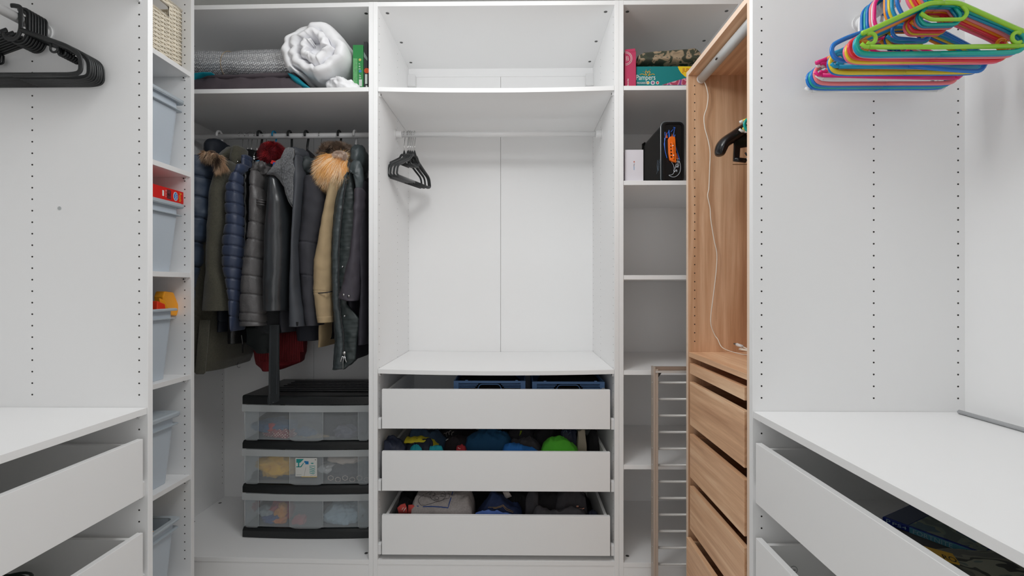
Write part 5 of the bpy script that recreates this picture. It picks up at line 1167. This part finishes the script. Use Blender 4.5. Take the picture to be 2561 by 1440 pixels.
t = Thing('diaper_box', 'teal diaper box with white lettering on the top right shelf', 'box', (.56, 2.05, ZS))
m = M(); x0, x1, z0, z1 = pxbox(m, 1591.5, 1745, 165.5, 213, 1.98, .22, ZS+.0005); t.part('box', m, mat('teal_card', (0, 122, 124), .45), bevel=.0006)
yf = 1.9793
def G(px, py): return P(px, py, yf)
def gl(m, s, x0_, y0_, x1_, y1_, lv=0, sh=0): a = G(x0_, y1_); b = G(x1_, y0_); return text_mesh(m, s, (a.x, yf-lv, a.z), (b.x-a.x, 0, 0), (0, 0, b.z-a.z), (0, 0, 0))
m = gl(M(), 'Pampers', 1591, 187, 1639, 204, .0004); t.part('lettering', m, MATS['white_print'])
m = M().tube(smooth_path([G(1600, 187), G(1606, 185), G(1612, 187), G(1617, 188), G(1614, 182), G(1615, 178), G(1618, 179), G(1620, 183), G(1622, 178), G(1625, 179), G(1625, 184), G(1621, 189), G(1627, 187), G(1633, 185), G(1637, 187)]), .0013, 6)
for x, y in ((1609, 179), (1616, 175), (1626, 174)): m.cyl(G(x, y), G(x, y)-Vector((0, .0006, 0)), .0014, 8, 1)
t.part('heart_logo', m, [mat('gold_ink', (225, 165, 40), .5), mat('rust_ink', (190, 90, 60), .5)])
a = G(1592, 211); b = G(1618, 204.5); m = M().box((a.x, yf, a.z), (b.x, 1.98, b.z)); t.part('band', m, mat('grey_teal_ink', (70, 110, 115), .5))
m = gl(M(), 'PROGRESS', 1593, 205.5, 1615, 209.5, .0005); t.part('small_lettering', m, MATS['white_print'])
for x, r_, cl in ((1620.5, .0065, (220, 170, 80)), (1632.5, .0085, (150, 110, 150)), (1644.5, .0065, (205, 80, 70))):
    c = G(x, 207); t.part('badge', M().cyl(c, c-Vector((0, .0006, 0)), r_, 20, 0).cyl(c-Vector((0, .0006, 0)), c-Vector((0, .001, 0)), r_*.68, 20, 1), [MATS['white_print'], mat('badge_%d' % x, cl, .5)])
t.part('yellow_flash', M().poly([G(1695, 166), G(1740, 166), G(1740, 195), G(1714, 192), G(1704, 183), G(1698, 174)], (0, .0005, 0)), mat('yellow_card_print', (236, 200, 30), .45))
m = gl(M(), 'JUMBO', 1706, 170, 1744, 183, .0004); t.part('red_lettering', m, mat('red_ink', (190, 60, 40), .5))
t.part('picture', M().poly([G(1655, 212.5), G(1680, 205), G(1712, 196), G(1744, 192), G(1744, 212.5)], (0, .0005, 0)), printed('pink_picture', [(130, 70, 140), (190, 100, 150), (215, 160, 170), (170, 60, 90)], 30))
CAMO = printed('camouflage_cloth', [(58, 62, 52), (66, 72, 56), (150, 132, 108), (168, 148, 122), (96, 92, 82), (44, 48, 42)], 26)
m = M(); rings = []; zt = P(0, 165.5, 1.98).z+.0006
for i in range(61):
    px = 1592+(1748-1592)*i/60; k = i/60; p = P(px, 0, 2.02); h_ = (.050+.022*k)*(1-max(0, (k-.86)/.14)**2.2)**.5 if k < 1 else .001; h_ *= min(1, .75+k*3)
    ring = []
    for q in range(32):
        a = q*2*PI/32; s_ = math.sin(a); yy_ = .085*math.copysign(abs(math.cos(a))**.7, math.cos(a)); zz_ = h_/2*(1+math.copysign(abs(s_)**.6, s_))
        gr = .006*math.exp(-((zz_/h_-.5)/.07)**2) if h_ > .01 else 0
        ring.append(Vector((p.x+.002*nz((q, i*.2, 0), 1), 2.06+yy_*(1-gr*22)+.003*nz((p.x*3, a*2, 0), 9), zt+zz_+(.003*nz((p.x*2, a, 3), 14) if zz_ > .01 else 0))))
    rings.append(ring)
t = Thing('camouflage_bedding', 'folded camouflage cloth in a clear wrapper on the diaper box', 'folded cloth', (.56, 2.06, zt))
t.part('folded_cloth', M().loft(rings), CAMO, smooth='auto')
# black case
t = Thing('toy_case', 'black carry case with an orange handle and flame print', 'case', (.65, 2.15, 1.6295)); CB = mat('black_case_plastic', (26, 28, 30), .22)
Y0 = 2.0; a = P(1656, 452, Y0); b = P(1712, 303, Y0); zf = 1.6295
rings = []
def rr_(y, ins, r=.02):
    x0, x1, z0, z1 = a.x+ins, b.x-ins, zf+max(0, ins), b.z-ins; o = []
    for cx_, cz_, a0 in ((x1-r, z1-r, 0), (x0+r, z1-r, 90), (x0+r, z0+r, 180), (x1-r, z0+r, 270)):
        for k in range(5): q = math.radians(a0+k*22.5); o.append(Vector((cx_+r*math.cos(q), y, cz_+r*math.sin(q))))
    return o
t.part('shell', M().loft([rr_(Y0+.004, .006, .014), rr_(Y0, .010, .012), rr_(Y0, .003, .018), rr_(Y0+.006, 0), rr_(Y0+.305, 0), rr_(Y0+.31, .003)]), CB, smooth=False)
t.part('rim', M().tube([Vector(p) for p in rr_(Y0+.012, -.002, .02)], .0022, 6, closed=True), mat('grey_seam', (110, 116, 120), .25))
t.part('corner_rim', M().tube([(a.x, Y0+.302, zf+.01), (a.x, Y0+.302, b.z-.004), (a.x+.01, Y0+.302, b.z)], .006, 8), CB)
yf = Y0-.0006
m = M()
for pl in ([(1663, 330), (1664, 345), (1661, 360), (1664, 380), (1668, 395)], [(1666, 338), (1672, 328), (1673, 344)], [(1673, 325), (1675, 345)], [(1678, 330), (1688, 318), (1685, 335), (1684, 343)], [(1684, 318), (1689, 320)], [(1688, 337), (1687, 343)], [(1689, 365), (1694, 380), (1700, 400)], [(1662, 345), (1663, 375)]):
    m.tube([G(x, y) for x, y in pl], .0014, 5)
t.part('blue_flames', m, mat('blue_flame_ink', (40, 110, 220), .4))
m = M().poly([G(1665, 345), G(1667, 330), G(1670, 345)], (0, .0004, 0)).poly([G(1679, 343), G(1681, 334), G(1683, 343)], (0, .0004, 0)).poly([G(1689, 380), G(1693, 384), (G(1697, 398)), G(1691, 396)], (0, .0004, 0))
t.part('orange_flames', m, mat('orange_flame_ink', (215, 100, 60), .4))
m = M().tube(smooth_path([G(1679, 405), G(1684, 412), G(1686, 422), G(1685, 432), G(1680, 437), G(1673, 438), G(1680, 442), G(1688, 442), G(1696, 437), G(1701, 428), G(1702, 415), G(1699, 402)]), .0009, 5)
# lettering curved along the tail: reads downwards, letter tops towards the right edge
for s_, x, y, h_ in (('H', 1695, 400, 8), ('e', 1694, 406, 8), ('e', 1693.5, 413, 8), ('L', 1692.5, 420, 8), ('s', 1689, 427, 9)):
    u0 = G(x-4.5, y-3.2); u1 = G(x-4.5, y+3.2); v1 = G(x+4.5, y-3.2); text_mesh(m, s_, u0-Vector((0, .0004, 0)), u1-u0, v1-u0, (0, 0, 0))
text_mesh(m, 'ART', G(1650, 398)+Vector((-.004, .0, 0)), Vector((0, 0, -.02)), Vector((.004, 0, 0)), (0, 0, 0)) if False else None
t.part('white_logo', m, mat('silver_print', (200, 205, 212), .4))
m = M().poly([G(1672, 345), G(1676, 343), G(1686, 344), G(1687, 352), G(1689, 400), G(1690, 408), G(1680, 406), G(1673, 402), G(1670, 385), G(1669, 350)], (0, -.014, 0))
h_ = t.part('handle', m, mat('orange_plastic', (245, 115, 25), .35), bevel=.003)
m = M().poly([P(1679, 354, Y0-.02), P(1685, 354, Y0-.02), P(1687, 398, Y0-.02), P(1683, 398, Y0-.02)], (0, .006, 0)); t.part('grip', m, MATS['orange_plastic'], parent=h_, bevel=.002)
for x, y in ((1683, 364), (1684.5, 388)): t.part('rivet', M().cyl(P(x, y, Y0-.02), P(x, y, Y0-.0225), .0022, 10), CHROME, parent=h_)
m = M()
for k in range(5): m.box(P(1677, 362+8*k, Y0-.0155), P(1681, 358.5+8*k, Y0-.0145))
t.part('grip_slots', m, CB, parent=h_)
m = M()
xs = a.x-.0006
for k in range(5): m.tube([(xs, 2.03+.004*k, 1.735-.009*k), (xs, 2.045+.002*k, 1.728-.009*k)], .0014, 5)
m.tube([(xs, 2.06, 1.74), (xs, 2.07, 1.72), (xs, 2.062, 1.70), (xs, 2.075, 1.685)], .001, 5)
t.part('side_print', m, mat('steel_ink', (110, 125, 140), .4))
t = Thing('white_box', 'small white box with a tiny coloured logo beside the black case', 'box', (.46, 2.0, 1.6295))
m = M(); x0, x1, z0, z1 = pxbox(m, 1563.5, 1609.5, 374, 452, 1.97, .10, 1.6295); t.part('box', m, mat('lilac_white_card', (222, 219, 226), .4), bevel=.002)
yf = 1.9694
cols = [(90, 90, 95)]*3+[(60, 140, 200)]*2+[(200, 120, 90)]+[(60, 150, 210)]*2
m = M(); text_mesh(m, 'Net', P(1588.5-4, 409, yf), P(1584.5, 416, yf)-P(1584.5, 409, yf), P(1587.5, 409, yf)-P(1584.5, 409, yf), (0, 0, 0)); t.part('grey_lettering', m, mat('slate_ink', (110, 110, 118), .5))
m = M(); text_mesh(m, 'atmo', P(1584.5, 416.5, yf), P(1584.5, 425, yf)-P(1584.5, 416.5, yf), P(1587.5, 409, yf)-P(1584.5, 409, yf), (0, 0, 0)); t.part('blue_lettering', m, mat('sky_ink', (90, 160, 205), .5))
t.part('mark', M().poly([P(1584, 405, yf), P(1586, 402, yf), P(1588, 405, yf), P(1586, 406.5, yf)], (0, .0004, 0)), MATS['rust_ink'])

# ---------------------------------------------------------------- drawer contents left and right
CAB = mat('dark_green_cable', (34, 48, 42), .4)
m = M(); pts = []
for i in range(150):
    a = i*2*PI/30; r_ = .085+.012*math.sin(i*.23); pts.append((-1.315+r_*.95*math.cos(a)+.008*math.sin(i*.11), 1.15+r_*math.sin(a), .405+.0045*(i/30)+.05*max(0, math.sin(a*.5+i*.02))*.8))
m.tube(pts, .0035, 6)
solo('cable_coil', m, CAB, 'loose coil of dark green cable in the second left drawer', 'cable', smooth='auto', base=(-1.315, 1.15, .385))
F7 = .7816-.16+.0185
t = Thing('game_case', 'blue video game case lying in the top right drawer', 'game case', (.85, .98, F7)); z0 = F7+.028
def QZ(px, py, z):  # point on a horizontal plane
    u = (px-1280.5)/F; v = (CY-py)/F; k = (z-CZ)/v; return Vector((k*(u*ct-st), k*(ct+u*st), z))
zt = z0+.014; c = QZ(2206, 1291, zt); e1 = QZ(2376, 1353, zt); U = (e1-c).normalized()*.171; V = Vector((-U.y, U.x, 0)).normalized()*.135; 
if V.x < 0: V = -V
t.part('shell', M().obox(c-Vector((0, 0, .014)), U, V, (0, 0, .0135)), mat('navy_case_plastic', (30, 52, 140), .25, spec=.6), bevel=.002)
n_ = -V.normalized()*.0006; Uu = U.normalized()
t.part('cover_sheet', M().obox(c+U*.28+V*.04-Vector((0, 0, .0004)), U*.70, V*.93, (0, 0, .0006)), printed('game_cover', [(112, 124, 120), (136, 150, 142), (150, 156, 140), (96, 120, 132)], 22))
t.part('cover_band', M().obox(c+U*.02+V*.04-Vector((0, 0, .0004)), U*.25, V*.93, (0, 0, .0006)), mat('navy_print', (84, 94, 120), .4))
t.part('spine_band', M().obox(c+U*.30+n_-Vector((0, 0, .013)), U*.69, (0, 0, .0115), n_), mat('cyan_spine', (92, 160, 182), .45))
m = M(); text_mesh(m, 'PS4', c+U*.12+n_*2-Vector((0, 0, .0095)), Uu*.026, (0, 0, .006), (0, 0, 0)); text_mesh(m, 'P', c+U*.05+n_*2-Vector((0, 0, .0105)), Uu*.008, (0, 0, .009), (0, 0, 0))
text_mesh(m, 'FORTNITE', c+U*.34+n_*3-Vector((0, 0, .012)), Uu*.066, (0, 0, .009), (0, 0, 0)); t.part('lettering', m, mat('pale_blue_print', (170, 200, 214), .5))
CG = printed('dark_camo_print', [(120, 122, 114), (156, 156, 142), (80, 80, 74), (176, 178, 160), (128, 142, 134)], 14)
def hz(label, name, x0, x1, y0, y1, z1, mt, seed, wr=.006):
    m = M(); rings = []; nx = ny = 26
    for i in range(nx+1):
        r = []
        for j in range(ny+1):
            u, v = 2*i/nx-1, 2*j/ny-1; e_ = (max(0, 1-abs(u)**5)*max(0, 1-abs(v)**5))**.3; x = x0+(x1-x0)*i/nx; y = y0+(y1-y0)*j/ny
            r.append(Vector((x, y, F7+.001+(z1-F7)*e_+(wr*nz((x, y, 0), 18, seed) if e_ > .4 else 0))))
        r += [Vector((x, y1, F7+.0005)), Vector((x, y0, F7+.0005))]; rings.append(r)
    solo(name, M().loft(rings), mt, label, 'clothing', 'things in the top right drawer', smooth='auto')
hz('dark camouflage garment filling the near end of the top right drawer', 'camouflage_trousers', .66, 1.12, .42, .965, F7+.062, CG, 3)
hz('dark grey flat garment under the game case in the top right drawer', 'dark_garment', .672, .95, .87, 1.12, F7+.026, c3('slate_jersey', (96, 94, 94)), 4, .003)
a = QZ(2312, 1364, F7+.06); b = QZ(2385, 1388, F7+.06)
m = M().obox(QZ(2300, 1366, F7+.071), QZ(2382, 1388, F7+.071)-QZ(2300, 1366, F7+.071), (-.016, -.032, 0), (0, 0, .003))
t = Thing('yellow_card', 'mustard yellow card with black letters in the top right drawer', 'card', QZ(2340, 1380, F7+.071))
t.part('card', m, mat('mustard_card', (236, 186, 70), .5))
c = QZ(2300, 1366, F7+.0746); e1 = QZ(2382, 1388, F7+.0746)-c
m = M(); text_mesh(m, 'RO', c+e1*.6+Vector((-.012, -.024, .0)), e1.normalized()*.018, (.009, .016, 0), (0, 0, 0)); text_mesh(m, 'L', c+e1*.2+Vector((-.012, -.024, .0)), e1.normalized()*.014, (.009, .016, 0), (0, 0, 0))
t.part('lettering', m, BLACKP)
